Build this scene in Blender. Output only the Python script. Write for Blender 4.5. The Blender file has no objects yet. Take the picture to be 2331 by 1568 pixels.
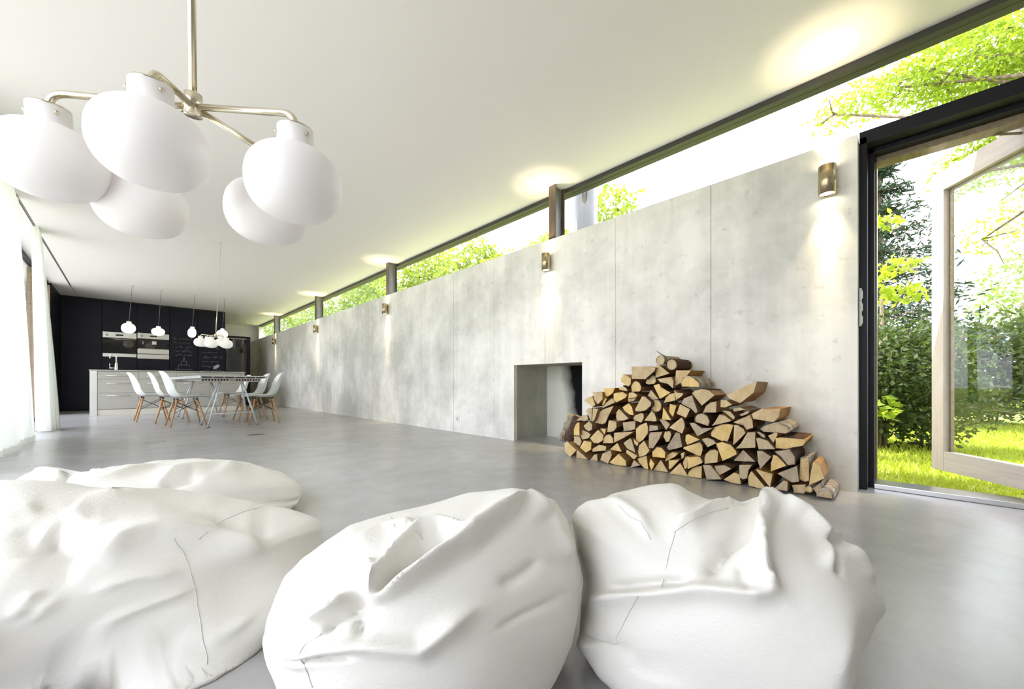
import bpy, bmesh, math, random
import numpy as np
from mathutils import Vector, Matrix

random.seed(7)
rng = np.random.default_rng(7)
scene = bpy.context.scene
COL = scene.collection

# ------------------------------------------------------------------ camera
FPX, YAW, HORIZON, EYE = 882.0, 0.7917, 872.2, 0.63      # pixels of the 2331 x 1568 frame, metres
IW, IH = 2331.0, 1568.0
Fv = np.array([math.cos(YAW), math.sin(YAW), 0.0])
Rv = np.array([Fv[1], -Fv[0], 0.0])
Uv = np.array([0.0, 0.0, 1.0])
CAM = np.array([0.0, 0.0, EYE])
cam_data = bpy.data.cameras.new('camera')
cam_data.sensor_width = 36.0
cam_data.lens = FPX / IW * 36.0
cam_data.shift_y = (HORIZON - IH / 2) / IW
cam_data.clip_start = 0.01
cam = bpy.data.objects.new('camera', cam_data)
cam.location = CAM
cam.rotation_euler = (math.pi / 2, 0, YAW - math.pi / 2)
COL.objects.link(cam)
scene.camera = cam

# ------------------------------------------------------------------ sky, sun, exposure
world = bpy.data.worlds.new('sky')
scene.world = world
world.use_nodes = True
wb = world.node_tree.nodes['Background']
wb.inputs['Color'].default_value = (0.90, 0.905, 1.05, 1)
wb.inputs['Strength'].default_value = 3.9
sun_data = bpy.data.lights.new('sun', 'SUN')
sun_data.energy = 9.0
sun_data.angle = 0.009
sun_data.color = (1.0, 0.965, 0.90)
sun = bpy.data.objects.new('sun', sun_data)
SUN_AZ, SUN_EL = math.radians(104.5), math.radians(50)
sd = Vector((math.cos(SUN_AZ) * math.cos(SUN_EL), math.sin(SUN_AZ) * math.cos(SUN_EL), math.sin(SUN_EL)))
sun.rotation_euler = sd.to_track_quat('Z', 'Y').to_euler()
sun.location = (-2, 12, 14)
COL.objects.link(sun)
vs = scene.view_settings
scene.display_settings.display_device = 'sRGB'
vs.view_transform = 'Standard'
vs.look = 'None'
vs.gamma = 1.0
vs.use_curve_mapping = False
vs.exposure = 0.60
scene.cycles.use_denoising = True
scene.cycles.max_bounces = 10
scene.cycles.diffuse_bounces = 6
scene.cycles.transparent_max_bounces = 24

# ------------------------------------------------------------------ pixel to world
def ray(x, y): return Fv + (x - IW / 2) / FPX * Rv + (HORIZON - y) / FPX * Uv
def onX(x, y, X): d = ray(x, y); return CAM + d * X / d[0]
def onY(x, y, Y): d = ray(x, y); return CAM + d * Y / d[1]
def onZ(x, y, Z): d = ray(x, y); return CAM + d * (Z - EYE) / d[2]
def onD(x, y, D): return CAM + ray(x, y) * D
def project(P):
    d = np.asarray(P) - CAM
    z = d @ Fv
    return IW / 2 + FPX * (d @ Rv) / z, HORIZON - FPX * d[..., 2] / z, z

# ------------------------------------------------------------------ materials
def mat(name, color, rough=0.5, metal=0.0, spec=0.5, **k):
    m = bpy.data.materials.new(name)
    m.use_nodes = True
    b = m.node_tree.nodes['Principled BSDF']
    b.inputs['Base Color'].default_value = (*color, 1)
    b.inputs['Roughness'].default_value = rough
    b.inputs['Metallic'].default_value = metal
    b.inputs['Specular IOR Level'].default_value = spec
    if 'emit' in k:
        b.inputs['Emission Color'].default_value = (*k['emit'], 1)
        b.inputs['Emission Strength'].default_value = k.get('strength', 1.0)
    return m
def NB(m):
    nt = m.node_tree
    return nt, nt.nodes, nt.links, nt.nodes['Principled BSDF']
def coords(m, scale=(1, 1, 1), kind='Object'):
    nt, n, l, b = NB(m)
    tc = n.new('ShaderNodeTexCoord'); mp = n.new('ShaderNodeMapping')
    mp.inputs['Scale'].default_value = scale; mp.inputs['Location'].default_value = (.313, .471, .373)
    l.new(tc.outputs[kind], mp.inputs['Vector'])
    return mp.outputs['Vector']
def noise(m, vec, scale, detail=4, rough=0.55, dist=0.0):
    nt, n, l, b = NB(m)
    t = n.new('ShaderNodeTexNoise')
    t.inputs['Scale'].default_value = scale; t.inputs['Detail'].default_value = detail
    t.inputs['Roughness'].default_value = rough; t.inputs['Distortion'].default_value = dist
    l.new(vec, t.inputs['Vector'])
    return t.outputs['Fac']
def ramp(m, fac, stops):
    nt, n, l, b = NB(m)
    r = n.new('ShaderNodeValToRGB')
    e = r.color_ramp.elements
    while len(e) < len(stops): e.new(0.5)
    for el, (p, c) in zip(e, stops):
        el.position = p; el.color = (*c, 1)
    l.new(fac, r.inputs['Fac'])
    return r.outputs['Color']
def mix(m, a, b_, fac, mode='MIX'):
    nt, n, l, b = NB(m)
    x = n.new('ShaderNodeMix'); x.data_type = 'RGBA'; x.blend_type = mode
    if isinstance(fac, (int, float)): x.inputs[0].default_value = fac
    else: l.new(fac, x.inputs[0])
    for s, i in ((a, 6), (b_, 7)):
        if isinstance(s, tuple): x.inputs[i].default_value = (*s, 1)
        else: l.new(s, x.inputs[i])
    return x.outputs[2]
def base(m, c): m.node_tree.links.new(c, m.node_tree.nodes['Principled BSDF'].inputs['Base Color'])
def bump(m, h, strength=0.3, dist=0.01):
    nt, n, l, b = NB(m)
    u = n.new('ShaderNodeBump'); u.inputs['Strength'].default_value = strength; u.inputs['Distance'].default_value = dist
    l.new(h, u.inputs['Height']); l.new(u.outputs['Normal'], b.inputs['Normal'])
def g3(v, t=(1, 1, 1)): return (v * t[0], v * t[1], v * t[2])

M = {}
# polished concrete floor
m = M['floor'] = mat('polished_concrete_floor', (0.3, 0.3, 0.3), 0.27, spec=0.95)
v = coords(m)
n1 = noise(m, v, 0.9, 6, 0.6); n2 = noise(m, v, 6.0, 8, 0.65)
c1 = ramp(m, n1, [(0.3, (0.30, 0.292, 0.29)), (0.7, (0.405, 0.397, 0.395))])
c2 = ramp(m, n2, [(0.35, (0.92, 0.92, 0.92)), (0.65, (1.05, 1.05, 1.05))])
base(m, mix(m, c1, c2, 1.0, 'MULTIPLY')); bump(m, n2, 0.03, 0.004)
# cast concrete wall
def concrete(name, lo, hi, streak=0.5):
    m = mat(name, hi, 0.62, spec=0.3)
    v = coords(m, (1, 1, 1)); vs_ = coords(m, (9, 9, 0.55))
    a = noise(m, v, 1.1, 7, 0.62); s = noise(m, vs_, 1.0, 5, 0.6); p = noise(m, v, 14, 5, 0.7)
    c = ramp(m, a, [(0.36, lo), (0.60, hi)])
    c = mix(m, c, ramp(m, s, [(0.35, (0.86, 0.86, 0.84)), (0.6, (1.03, 1.03, 1.02))]), streak, 'MULTIPLY')
    c = mix(m, c, ramp(m, p, [(0.30, (0.72, 0.72, 0.69)), (0.40, (1, 1, 1))]), 0.7, 'MULTIPLY')
    base(m, c); bump(m, p, 0.08, 0.004)
    return m
M['concrete'] = concrete('cast_concrete', (0.555, 0.54, 0.50), (0.87, 0.845, 0.79))
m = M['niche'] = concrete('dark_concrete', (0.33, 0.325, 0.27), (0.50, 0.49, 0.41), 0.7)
# soot stained fire back: dark soot with a shape of its own on a pale render
m = M['soot'] = mat('soot_stained_render', (0.5, 0.5, 0.44), 0.8, spec=0.1)
nt, n, l, b = NB(m)
tc = n.new('ShaderNodeTexCoord'); sx = n.new('ShaderNodeSeparateXYZ'); l.new(tc.outputs['Object'], sx.inputs[0])
ny = n.new('ShaderNodeMath'); ny.operation = 'MULTIPLY_ADD'; ny.inputs[1].default_value = 0.2; ny.inputs[2].default_value = 2.60
l.new(sx.outputs['Z'], ny.inputs[0])              # soot boundary leans with height
df = n.new('ShaderNodeMath'); df.operation = 'SUBTRACT'; l.new(ny.outputs[0], df.inputs[0]); l.new(sx.outputs['Y'], df.inputs[1])
nz = noise(m, coords(m), 5, 3)
ad = n.new('ShaderNodeMath'); ad.operation = 'MULTIPLY_ADD'; ad.inputs[1].default_value = 0.12; l.new(nz, ad.inputs[0]); l.new(df.outputs[0], ad.inputs[2])
mr = n.new('ShaderNodeMapRange'); mr.inputs[1].default_value = 0.0; mr.inputs[2].default_value = 0.16; l.new(ad.outputs[0], mr.inputs[0])
base(m, mix(m, (0.66, 0.66, 0.57), (0.008, 0.008, 0.009), mr.outputs[0]))
# plaster
m = M['plaster'] = mat('white_plaster', (0.82, 0.785, 0.755), 0.75, spec=0.2)
bump(m, noise(m, coords(m), 60, 3), 0.03, 0.002)
M['dark_frame'] = mat('black_window_frame', (0.008, 0.008, 0.012), 0.45, spec=0.25)
M['grey_frame'] = mat('grey_head_frame', (0.055, 0.055, 0.05), 0.5, spec=0.3)
m = M['bronze_wood'] = mat('brown_lacquered_wood', (0.24, 0.185, 0.12), 0.3)
v = coords(m, (1, 14, 14)); nn = noise(m, v, 4, 5)
base(m, ramp(m, nn, [(0.3, (0.19, 0.145, 0.09)), (0.7, (0.29, 0.225, 0.15))]))
def woodmat(name, lo, hi, sc, rough=0.45):
    m = mat(name, hi, rough)
    nn = noise(m, coords(m, sc), 5, 6, 0.6, 0.6)
    base(m, ramp(m, nn, [(0.3, lo), (0.7, hi)])); bump(m, nn, 0.05, 0.002)
    return m
M['door_wood'] = woodmat('limed_oak', (0.46, 0.38, 0.33), (0.60, 0.52, 0.46), (3, 3, 0.5))
M['door_wood_h'] = woodmat('limed_oak_rail', (0.40, 0.34, 0.295), (0.53, 0.46, 0.41), (0.6, 0.6, 9))
M['leg_wood'] = woodmat('beech_leg', (0.40, 0.20, 0.075), (0.55, 0.30, 0.13), (12, 12, 1))
M['alu'] = mat('brushed_aluminium', (0.62, 0.62, 0.62), 0.28, 1.0)
M['steel'] = mat('stainless_steel', (0.66, 0.65, 0.62), 0.25, 1.0)
M['mirror_steel'] = mat('polished_flue_steel', (0.10, 0.10, 0.092), 0.07, 1.0)
m = M['brass'] = mat('brushed_brass', (0.70, 0.63, 0.48), 0.24, 1.0)
m = M['brass_dark'] = mat('brushed_bronze', (0.50, 0.41, 0.26), 0.27, 1.0)
m = M['rust'] = mat('rust_brown_primer', (0.2, 0.1, 0.06), 0.6)
nn = noise(m, coords(m, (6, 6, 1.5)), 3, 6)
base(m, ramp(m, nn, [(0.3, (0.055, 0.043, 0.033)), (0.6, (0.095, 0.066, 0.048)), (0.8, (0.12, 0.11, 0.09))]))
m = M['web'] = mat('weathered_grey_steel', (0.3, 0.3, 0.28), 0.5, 0.3)
nn = noise(m, coords(m, (5, 5, 1)), 5, 6)
base(m, ramp(m, nn, [(0.3, (0.12, 0.125, 0.115)), (0.7, (0.22, 0.225, 0.21))]))
def glassmat(name, tint, refl=0.9, rough=0.0):
    m = bpy.data.materials.new(name); m.use_nodes = True
    nt = m.node_tree; nt.nodes.clear()
    o = nt.nodes.new('ShaderNodeOutputMaterial'); t = nt.nodes.new('ShaderNodeBsdfTransparent')
    g = nt.nodes.new('ShaderNodeBsdfGlossy'); x = nt.nodes.new('ShaderNodeMixShader'); f = nt.nodes.new('ShaderNodeFresnel')
    ge = nt.nodes.new('ShaderNodeNewGeometry'); mi_ = nt.nodes.new('ShaderNodeMapRange')      # a thin pane: same reflection on both faces
    mi_.inputs[3].default_value = 1.22; mi_.inputs[4].default_value = 1 / 1.22
    nt.links.new(ge.outputs['Backfacing'], mi_.inputs[0]); nt.links.new(mi_.outputs[0], f.inputs['IOR'])
    t.inputs['Color'].default_value = (*tint, 1); g.inputs['Color'].default_value = (refl, refl, refl, 1); g.inputs['Roughness'].default_value = rough
    nt.links.new(f.outputs[0], x.inputs[0]); nt.links.new(t.outputs[0], x.inputs[1]); nt.links.new(g.outputs[0], x.inputs[2])
    nt.links.new(x.outputs[0], o.inputs[0])
    return m
M['glass'] = glassmat('window_glass', (0.96, 0.985, 0.97))
M['cabinet'] = mat('black_matt_lacquer', (0.006, 0.006, 0.012), 0.42, spec=0.22)
M['cabinet_gap'] = mat('black_shadow_gap', (0.004, 0.004, 0.005), 0.7)
M['blackglass'] = mat('black_oven_glass', (0.01, 0.01, 0.01), 0.05)
M['chalk'] = mat('white_chalk', (0.42, 0.42, 0.44), 0.95)
m = M['island'] = mat('beige_grey_laminate', (0.36, 0.345, 0.30), 0.42)
bump(m, noise(m, coords(m), 30, 3), 0.02, 0.001)
M['island_end'] = mat('stainless_end_panel', (0.60, 0.60, 0.56), 0.36, 0.7)
M['plinth'] = mat('pale_plinth', (0.56, 0.53, 0.45), 0.45)
M['worktop'] = mat('steel_worktop', (0.52, 0.5, 0.46), 0.3, 0.9)
M['white_shell'] = mat('white_plastic_shell', (0.66, 0.67, 0.65), 0.32)
M['black_metal'] = mat('black_steel_wire', (0.012, 0.012, 0.012), 0.4)
M['white_metal'] = mat('white_powder_coat', (0.56, 0.57, 0.57), 0.3)
M['white_plastic'] = mat('white_switch_plastic', (0.8, 0.79, 0.75), 0.4)
M['grey_metal'] = mat('grey_cast_steel', (0.18, 0.18, 0.18), 0.5, 0.6)
m = M['opal'] = mat('opal_glass', (0.86, 0.83, 0.81), 0.38, spec=0.35)
m.node_tree.nodes['Principled BSDF'].inputs['Subsurface Weight'].default_value = 0.35
m.node_tree.nodes['Principled BSDF'].inputs['Subsurface Radius'].default_value = (0.06, 0.05, 0.05)
M['opal_lit'] = mat('lit_opal_glass', (0.9, 0.88, 0.8), 0.4, emit=(1.0, 0.9, 0.68), strength=0.8)
M['opal_dim'] = mat('dim_opal_glass', (0.88, 0.86, 0.82), 0.4, emit=(1.0, 0.93, 0.84), strength=0.12)
M['lens'] = mat('sconce_lamp_lens', (1, 0.95, 0.8), 0.4, emit=(1.0, 0.88, 0.6), strength=14.0)
m = M['curtain'] = bpy.data.materials.new('white_sheer_cotton'); m.use_nodes = True
nt = m.node_tree; b = nt.nodes['Principled BSDF']; out = nt.nodes['Material Output']
b.inputs['Base Color'].default_value = (0.86, 0.87, 0.83, 1); b.inputs['Roughness'].default_value = 0.9; b.inputs['Specular IOR Level'].default_value = 0.1
tr = nt.nodes.new('ShaderNodeBsdfTranslucent'); tr.inputs['Color'].default_value = (0.88, 0.9, 0.85, 1)
ms = nt.nodes.new('ShaderNodeMixShader'); ms.inputs[0].default_value = 0.32
nt.links.new(b.outputs[0], ms.inputs[1]); nt.links.new(tr.outputs[0], ms.inputs[2]); nt.links.new(ms.outputs[0], out.inputs[0])
# leather bean bags
m = M['leather'] = mat('white_leather', (0.735, 0.715, 0.66), 0.42, spec=0.35)
v = coords(m)
wv = noise(m, coords(m, (1, 1, 2.4)), 55, 5, 0.6, 1.2); fine = noise(m, v, 240, 3); big = noise(m, v, 9, 4, 0.6, 0.8)
nt, n, l, b = NB(m)
a1 = n.new('ShaderNodeMath'); a1.operation = 'MULTIPLY_ADD'; a1.inputs[1].default_value = 0.25; l.new(fine, a1.inputs[0]); l.new(wv, a1.inputs[2])
a2 = n.new('ShaderNodeMath'); a2.operation = 'MULTIPLY_ADD'; a2.inputs[1].default_value = 2.0; l.new(big, a2.inputs[0]); l.new(a1.outputs[0], a2.inputs[2])
bump(m, a2.outputs[0], 0.22, 0.006)
M['seam'] = mat('leather_seam_thread', (0.62, 0.62, 0.58), 0.6)
# firewood
def logmat(name, lo, hi):
    m = mat(name, hi, 0.75, spec=0.15)
    nt, n, l, b = NB(m)
    oi = n.new('ShaderNodeObjectInfo')
    v = coords(m, (6, 6, 6)); nn = noise(m, v, 3.5, 6, 0.65, 0.8)
    c = ramp(m, nn, [(0.3, lo), (0.7, hi)])
    hs = n.new('ShaderNodeHueSaturation')
    for s_, (a, d) in (('Value', (0.74, 0.42)), ('Saturation', (0.78, 0.4))):
        ma = n.new('ShaderNodeMath'); ma.operation = 'MULTIPLY_ADD'; ma.inputs[1].default_value = d; ma.inputs[2].default_value = a
        l.new(oi.outputs['Random'], ma.inputs[0]); l.new(ma.outputs[0], hs.inputs[s_])
    l.new(c, hs.inputs['Color']); base(m, hs.outputs[0]); bump(m, nn, 0.25, 0.006)
    return m
M['endgrain'] = logmat('fresh_birch_end_grain', (0.55, 0.385, 0.165), (0.75, 0.575, 0.30))
M['endgrain_grey'] = logmat('weathered_end_grain', (0.43, 0.315, 0.175), (0.64, 0.495, 0.31))
M['splitwood'] = logmat('split_wood_side', (0.26, 0.145, 0.06), (0.46, 0.28, 0.13))
m = M['bark'] = mat('dark_red_brown_bark', (0.09, 0.05, 0.035), 0.85, spec=0.1)
nn = noise(m, coords(m, (3, 14, 14)), 4, 6, 0.7); base(m, ramp(m, nn, [(0.3, (0.04, 0.022, 0.017)), (0.62, (0.115, 0.068, 0.045)), (0.8, (0.2, 0.16, 0.12))])); bump(m, nn, 0.6, 0.006)
m = M['birch_bark'] = mat('birch_bark', (0.5, 0.46, 0.4), 0.75, spec=0.15)
nn = noise(m, coords(m, (22, 5, 5)), 2.2, 6, 0.7); base(m, ramp(m, nn, [(0.36, (0.07, 0.055, 0.04)), (0.46, (0.27, 0.22, 0.16)), (0.62, (0.52, 0.48, 0.40))])); bump(m, nn, 0.5, 0.005)
# vegetation
def leafmat(name, lo, hi, trans, tcol):
    m = bpy.data.materials.new(name); m.use_nodes = True
    nt = m.node_tree; n = nt.nodes; l = nt.links; b = n['Principled BSDF']; out = n['Material Output']
    nn = noise(m, coords(m), 2.3, 4, 0.6); c = ramp(m, nn, [(0.3, lo), (0.7, hi)])
    l.new(c, b.inputs['Base Color']); b.inputs['Roughness'].default_value = 0.55; b.inputs['Specular IOR Level'].default_value = 0.25
    t = n.new('ShaderNodeBsdfTranslucent'); t.inputs['Color'].default_value = (*tcol, 1)
    x = n.new('ShaderNodeMixShader'); x.inputs[0].default_value = trans
    l.new(b.outputs[0], x.inputs[1]); l.new(t.outputs[0], x.inputs[2]); l.new(x.outputs[0], out.inputs[0])
    return m
M['leaf_lime'] = leafmat('lime_green_leaves', (0.16, 0.27, 0.02), (0.32, 0.42, 0.05), 0.5, (0.42, 0.52, 0.03))
M['leaf_garden'] = leafmat('yellow_green_leaves', (0.13, 0.20, 0.02), (0.27, 0.33, 0.05), 0.4, (0.34, 0.42, 0.04))
M['leaf_mid'] = leafmat('mid_green_leaves', (0.10, 0.17, 0.03), (0.22, 0.29, 0.07), 0.4, (0.3, 0.4, 0.06))
M['leaf_dark'] = leafmat('dark_hedge_leaves', (0.028, 0.050, 0.014), (0.085, 0.12, 0.035), 0.25, (0.13, 0.2, 0.03))
M['leaf_hedge'] = leafmat('olive_hedge_leaves', (0.05, 0.08, 0.02), (0.13, 0.17, 0.05), 0.3, (0.18, 0.25, 0.05))
M['needle'] = leafmat('dark_conifer_needles', (0.02, 0.045, 0.028), (0.05, 0.085, 0.05), 0.15, (0.06, 0.1, 0.04))
M['grass'] = leafmat('sunlit_lawn_grass', (0.20, 0.27, 0.02), (0.42, 0.48, 0.06), 0.35, (0.5, 0.58, 0.04))
m = M['ground'] = mat('lawn_soil_and_turf', (0.25, 0.33, 0.04), 0.9, spec=0.1)
nn = noise(m, coords(m), 9, 6, 0.7); base(m, ramp(m, nn, [(0.3, (0.22, 0.25, 0.06)), (0.7, (0.38, 0.40, 0.10))]))
m = M['bounce_paving'] = mat('pale_bounce_paving', (0.55, 0.54, 0.51), 0.8, spec=0.2)  # for the added paving that throws neutral light indoors
nn = noise(m, coords(m), 3, 5); base(m, ramp(m, nn, [(0.3, (0.34, 0.335, 0.33)), (0.7, (0.42, 0.415, 0.41))]))
m = M['trunk'] = mat('grey_brown_trunk', (0.16, 0.12, 0.085), 0.85, spec=0.1)
nn = noise(m, coords(m, (6, 6, 1)), 4, 5); base(m, ramp(m, nn, [(0.3, (0.10, 0.075, 0.05)), (0.7, (0.25, 0.2, 0.145))]))

# ------------------------------------------------------------------ mesh helpers
def link(o, parent=None, matl=None):
    COL.objects.link(o)
    if matl is not None and o.data is not None:
        for mm in (matl if isinstance(matl, (list, tuple)) else [matl]): o.data.materials.append(M[mm])
    if parent is not None: o.parent = parent
    return o
def tag(o, label=None, cat=None, group=None, kind=None):
    if label: o['label'] = label
    if cat: o['category'] = cat
    if group: o['group'] = group
    if kind: o['kind'] = kind
    return o
def thing(name, loc=(0, 0, 0), rz=0.0, label=None, cat=None, group=None, kind=None):
    o = bpy.data.objects.new(name, None); o.empty_display_size = 0.1
    COL.objects.link(o); o.location = loc; o.rotation_euler = (0, 0, rz)
    return tag(o, label, cat, group, kind)
def pyobj(name, verts, faces, matl, parent=None, smooth=False, midx=None):
    me = bpy.data.meshes.new(name)
    me.from_pydata([tuple(map(float, v)) for v in verts], [], [tuple(int(i) for i in f) for f in faces])
    if smooth: me.shade_smooth()
    o = bpy.data.objects.new(name, me)
    link(o, parent, matl)
    if midx is not None:
        me.polygons.foreach_set('material_index', midx)
    return o
def bmobj(name, bm, matl, parent=None, smooth=False):
    bmesh.ops.recalc_face_normals(bm, faces=bm.faces[:])
    me = bpy.data.meshes.new(name); bm.to_mesh(me); bm.free()
    if smooth: me.shade_smooth()
    return link(bpy.data.objects.new(name, me), parent, matl)
def bm_box(bm, lo, hi, bevel=0.0):
    vs_ = [bm.verts.new((x, y, z)) for z in (lo[2], hi[2]) for y in (lo[1], hi[1]) for x in (lo[0], hi[0])]
    fs = [bm.faces.new([vs_[i] for i in q]) for q in ((0, 2, 3, 1), (4, 5, 7, 6), (0, 1, 5, 4), (2, 6, 7, 3), (0, 4, 6, 2), (1, 3, 7, 5))]
    if bevel > 0:
        es = {e for f in fs for e in f.edges}
        bmesh.ops.bevel(bm, geom=list(es), offset=bevel, segments=2, affect='EDGES', profile=0.6)
def box(name, lo, hi, matl, parent=None, bevel=0.0):
    bm = bmesh.new(); bm_box(bm, lo, hi, bevel); return bmobj(name, bm, matl, parent)
def boxes(name, lst, matl, parent=None, bevel=0.0):
    bm = bmesh.new()
    for lo, hi in lst: bm_box(bm, lo, hi, bevel)
    return bmobj(name, bm, matl, parent)
def tube_data(pts, rad, seg=10, cap=True):
    pts = [Vector(p) for p in pts]; rad = rad if isinstance(rad, (list, tuple)) else [rad] * len(pts)
    V, Fc = [], []
    t0 = (pts[1] - pts[0]).normalized()
    nrm = t0.orthogonal().normalized()
    for i, p in enumerate(pts):
        a = pts[max(i - 1, 0)]; c = pts[min(i + 1, len(pts) - 1)]
        t = (c - a).normalized()
        nrm = (nrm - t * nrm.dot(t)).normalized(); bi = t.cross(nrm)
        for k in range(seg):
            an = 2 * math.pi * k / seg
            V.append(p + (nrm * math.cos(an) + bi * math.sin(an)) * rad[i])
    for i in range(len(pts) - 1):
        for k in range(seg):
            k2 = (k + 1) % seg
            Fc.append((i * seg + k, i * seg + k2, (i + 1) * seg + k2, (i + 1) * seg + k))
    if cap:
        Fc.append(tuple(range(seg - 1, -1, -1))); Fc.append(tuple((len(pts) - 1) * seg + k for k in range(seg)))
    return V, Fc
def tube(name, pts, rad, matl, parent=None, seg=10, smooth=True):
    V, Fc = tube_data(pts, rad, seg); return pyobj(name, V, Fc, matl, parent, smooth)
def tubes(name, lst, matl, parent=None, seg=8):
    V, Fc = [], []
    for pts, r in lst:
        v, fc = tube_data(pts, r, seg); o = len(V); V += v; Fc += [tuple(i + o for i in q) for q in fc]
    return pyobj(name, V, Fc, matl, parent, True)
def lathe(name, prof, matl, parent=None, seg=32, origin=(0, 0, 0), axis=(0, 0, 1), smooth=True):
    ax = Vector(axis).normalized(); q = Vector((0, 0, 1)).rotation_difference(ax); O = Vector(origin)
    V, Fc = [], []
    for r, z in prof:
        for k in range(seg):
            a = 2 * math.pi * k / seg; V.append(O + q @ Vector((r * math.cos(a), r * math.sin(a), z)))
    for i in range(len(prof) - 1):
        for k in range(seg):
            k2 = (k + 1) % seg; Fc.append((i * seg + k, i * seg + k2, (i + 1) * seg + k2, (i + 1) * seg + k))
    if prof[0][0] > 1e-6: Fc.append(tuple(range(seg - 1, -1, -1)))
    if prof[-1][0] > 1e-6: Fc.append(tuple((len(prof) - 1) * seg + k for k in range(seg)))
    return pyobj(name, V, Fc, matl, parent, smooth)
def copy_tree(o, parent=None):
    c = o.copy(); COL.objects.link(c); c.parent = parent
    for ch in list(o.children): copy_tree(ch, c)
    return c

# ------------------------------------------------------------------ the shell of the house
XW, XO, ZT, ZC = 3.0, 3.30, 2.07, 2.61          # inner and outer face of the concrete wall, its top, the ceiling
XL = -1.16                                        # left glazing
Y0, Y1 = -3.4, 15.9
DOOR_Y0, DOOR_Y1 = -0.66, 0.19
NEAR_Y1 = -0.74                                   # concrete wall goes on behind the camera
FY0, FY1, FZ = 2.109, 3.007, 0.828                # fireplace opening
floor = tag(box('floor', (XL - .05, Y0, -0.15), (XO, Y1, 0.0), 'floor'), 'grey polished concrete floor', kind='structure')
ceil = tag(boxes('ceiling', [((XL - .6, Y0 - .2, ZC), (-0.862, Y1 + .2, ZC + .68)), ((-0.838, Y0 - .2, ZC), (3.285, Y1 + .2, ZC + .68)),
                             ((-0.862, Y0 - .2, ZC + .02), (-0.838, Y1 + .2, ZC + .68))], 'plaster'),
           'flat white ceiling with a recessed curtain track slot', kind='structure')
box('curtain_track', (-0.857, Y0, ZC + .004), (-0.843, 11.9, ZC + .018), 'grey_metal', ceil)
for yj in (6.72, 7.02):
    box('joint', (0.2, yj, ZC - .0012), (2.4, yj + .006, ZC + .001), 'plaster', ceil)
tag(boxes('wall_back', [((XL - .2, Y0 - .2, 0), (XO, Y0, ZC))], 'plaster'), 'white plaster wall behind the viewpoint', kind='structure')
tag(boxes('wall_far', [((XL - .2, Y1, 0), (XO, Y1 + .2, ZC))], 'plaster'), 'white plaster end wall behind the kitchen block', kind='structure')

def rects_minus_hole(y0, y1, z0, z1, g=0.0):
    """rectangles of a wall strip, with the fireplace opening left free"""
    out = []
    a, c = max(y0, FY0 - g), min(y1, FY1 + g)
    if a >= c: return [(y0, y1, z0, z1)]
    if y0 < FY0 - g: out.append((y0, FY0 - g, z0, z1))
    if y1 > FY1 + g: out.append((FY1 + g, y1, z0, z1))
    out.append((a, c, FZ + g, z1))
    return out
core = [((XW + .012, a, c), (XO, b_, d)) for a, b_, c, d in rects_minus_hole(DOOR_Y1, Y1, 0, ZT - .004, .102)]
core += [((XW + .012, Y0, 0), (XO, NEAR_Y1, ZT - .004))]
wall = tag(boxes('wall_right', core, 'concrete'), 'long cast concrete wall with formwork joints', kind='structure')
seams = [DOOR_Y1, 0.985, 1.76, 2.56, 3.33]
while seams[-1] < Y1 - .8: seams.append(seams[-1] + .79)
seams.append(Y1)
for i in range(len(seams) - 1):
    ya, yb = seams[i] + (0.0 if i == 0 else .0018), seams[i + 1] - .0018
    dx = random.uniform(-.0012, .0012)
    boxes('panel', [((XW + dx, a, c), (XW + .05, b_, d)) for a, b_, c, d in rects_minus_hole(ya, yb, 0, ZT)], 'concrete', wall)

box('panel', (XW, Y0, 0), (XW + .05, NEAR_Y1, ZT), 'concrete', wall)

# fireplace recess
fp = thing('fireplace', (XW, 2.55, 0), 0, 'square concrete fireplace recess with soot blackened back wall', 'fireplace')
def world_child(o, parent):
    o.parent = parent; o.matrix_parent_inverse = parent.matrix_world.inverted() if False else Matrix.Translation(-Vector(parent.location)); return o
FX = 3.56
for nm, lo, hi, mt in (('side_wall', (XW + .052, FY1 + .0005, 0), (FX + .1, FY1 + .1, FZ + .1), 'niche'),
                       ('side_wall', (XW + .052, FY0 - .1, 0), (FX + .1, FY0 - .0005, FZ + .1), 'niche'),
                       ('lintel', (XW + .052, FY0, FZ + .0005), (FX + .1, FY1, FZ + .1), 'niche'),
                       ('hearth', (XW + .302, FY0, -.1), (FX, FY1, 0.0), 'floor'),
                       ('fire_back', (FX, FY0 - .1, 0), (FX + .1, FY1 + .1, FZ + .1), 'soot')):
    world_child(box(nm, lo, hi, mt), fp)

# clerestory glazing on top of the wall
COLS = [2.475, 5.955, 9.40, 12.93]
GX = 3.215
edges = [Y0] + COLS + [Y1]
clabels = ['widest clerestory pane, running over the open door and the woodpile', 'clerestory pane between the nearest two steel columns',
           'clerestory pane between the second and third steel columns', 'clerestory pane between the third and fourth steel columns',
           'small clerestory pane at the kitchen end']
for i in range(5):
    w = thing('window_%d' % (i + 1), (GX, (edges[i] + edges[i + 1]) / 2, ZT), 0, clabels[i], kind='structure')
    y0_, y1_ = edges[i], edges[i + 1]
    if i == 4: y1_ = 15.55
    world_child(box('head_frame', (3.165, y0_, ZC - .042), (3.285, y1_, ZC - .001), 'grey_frame'), w)
    world_child(box('glass_pane', (GX, y0_ + .002, ZT - .0), (GX + .008, y1_ - .002, ZC - .042), 'glass'), w)
tag(box('trim_1', (3.16, 15.55, ZT), (3.3, Y1, ZC), 'plaster'), 'white reveal at the far end of the clerestory', kind='structure')

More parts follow.
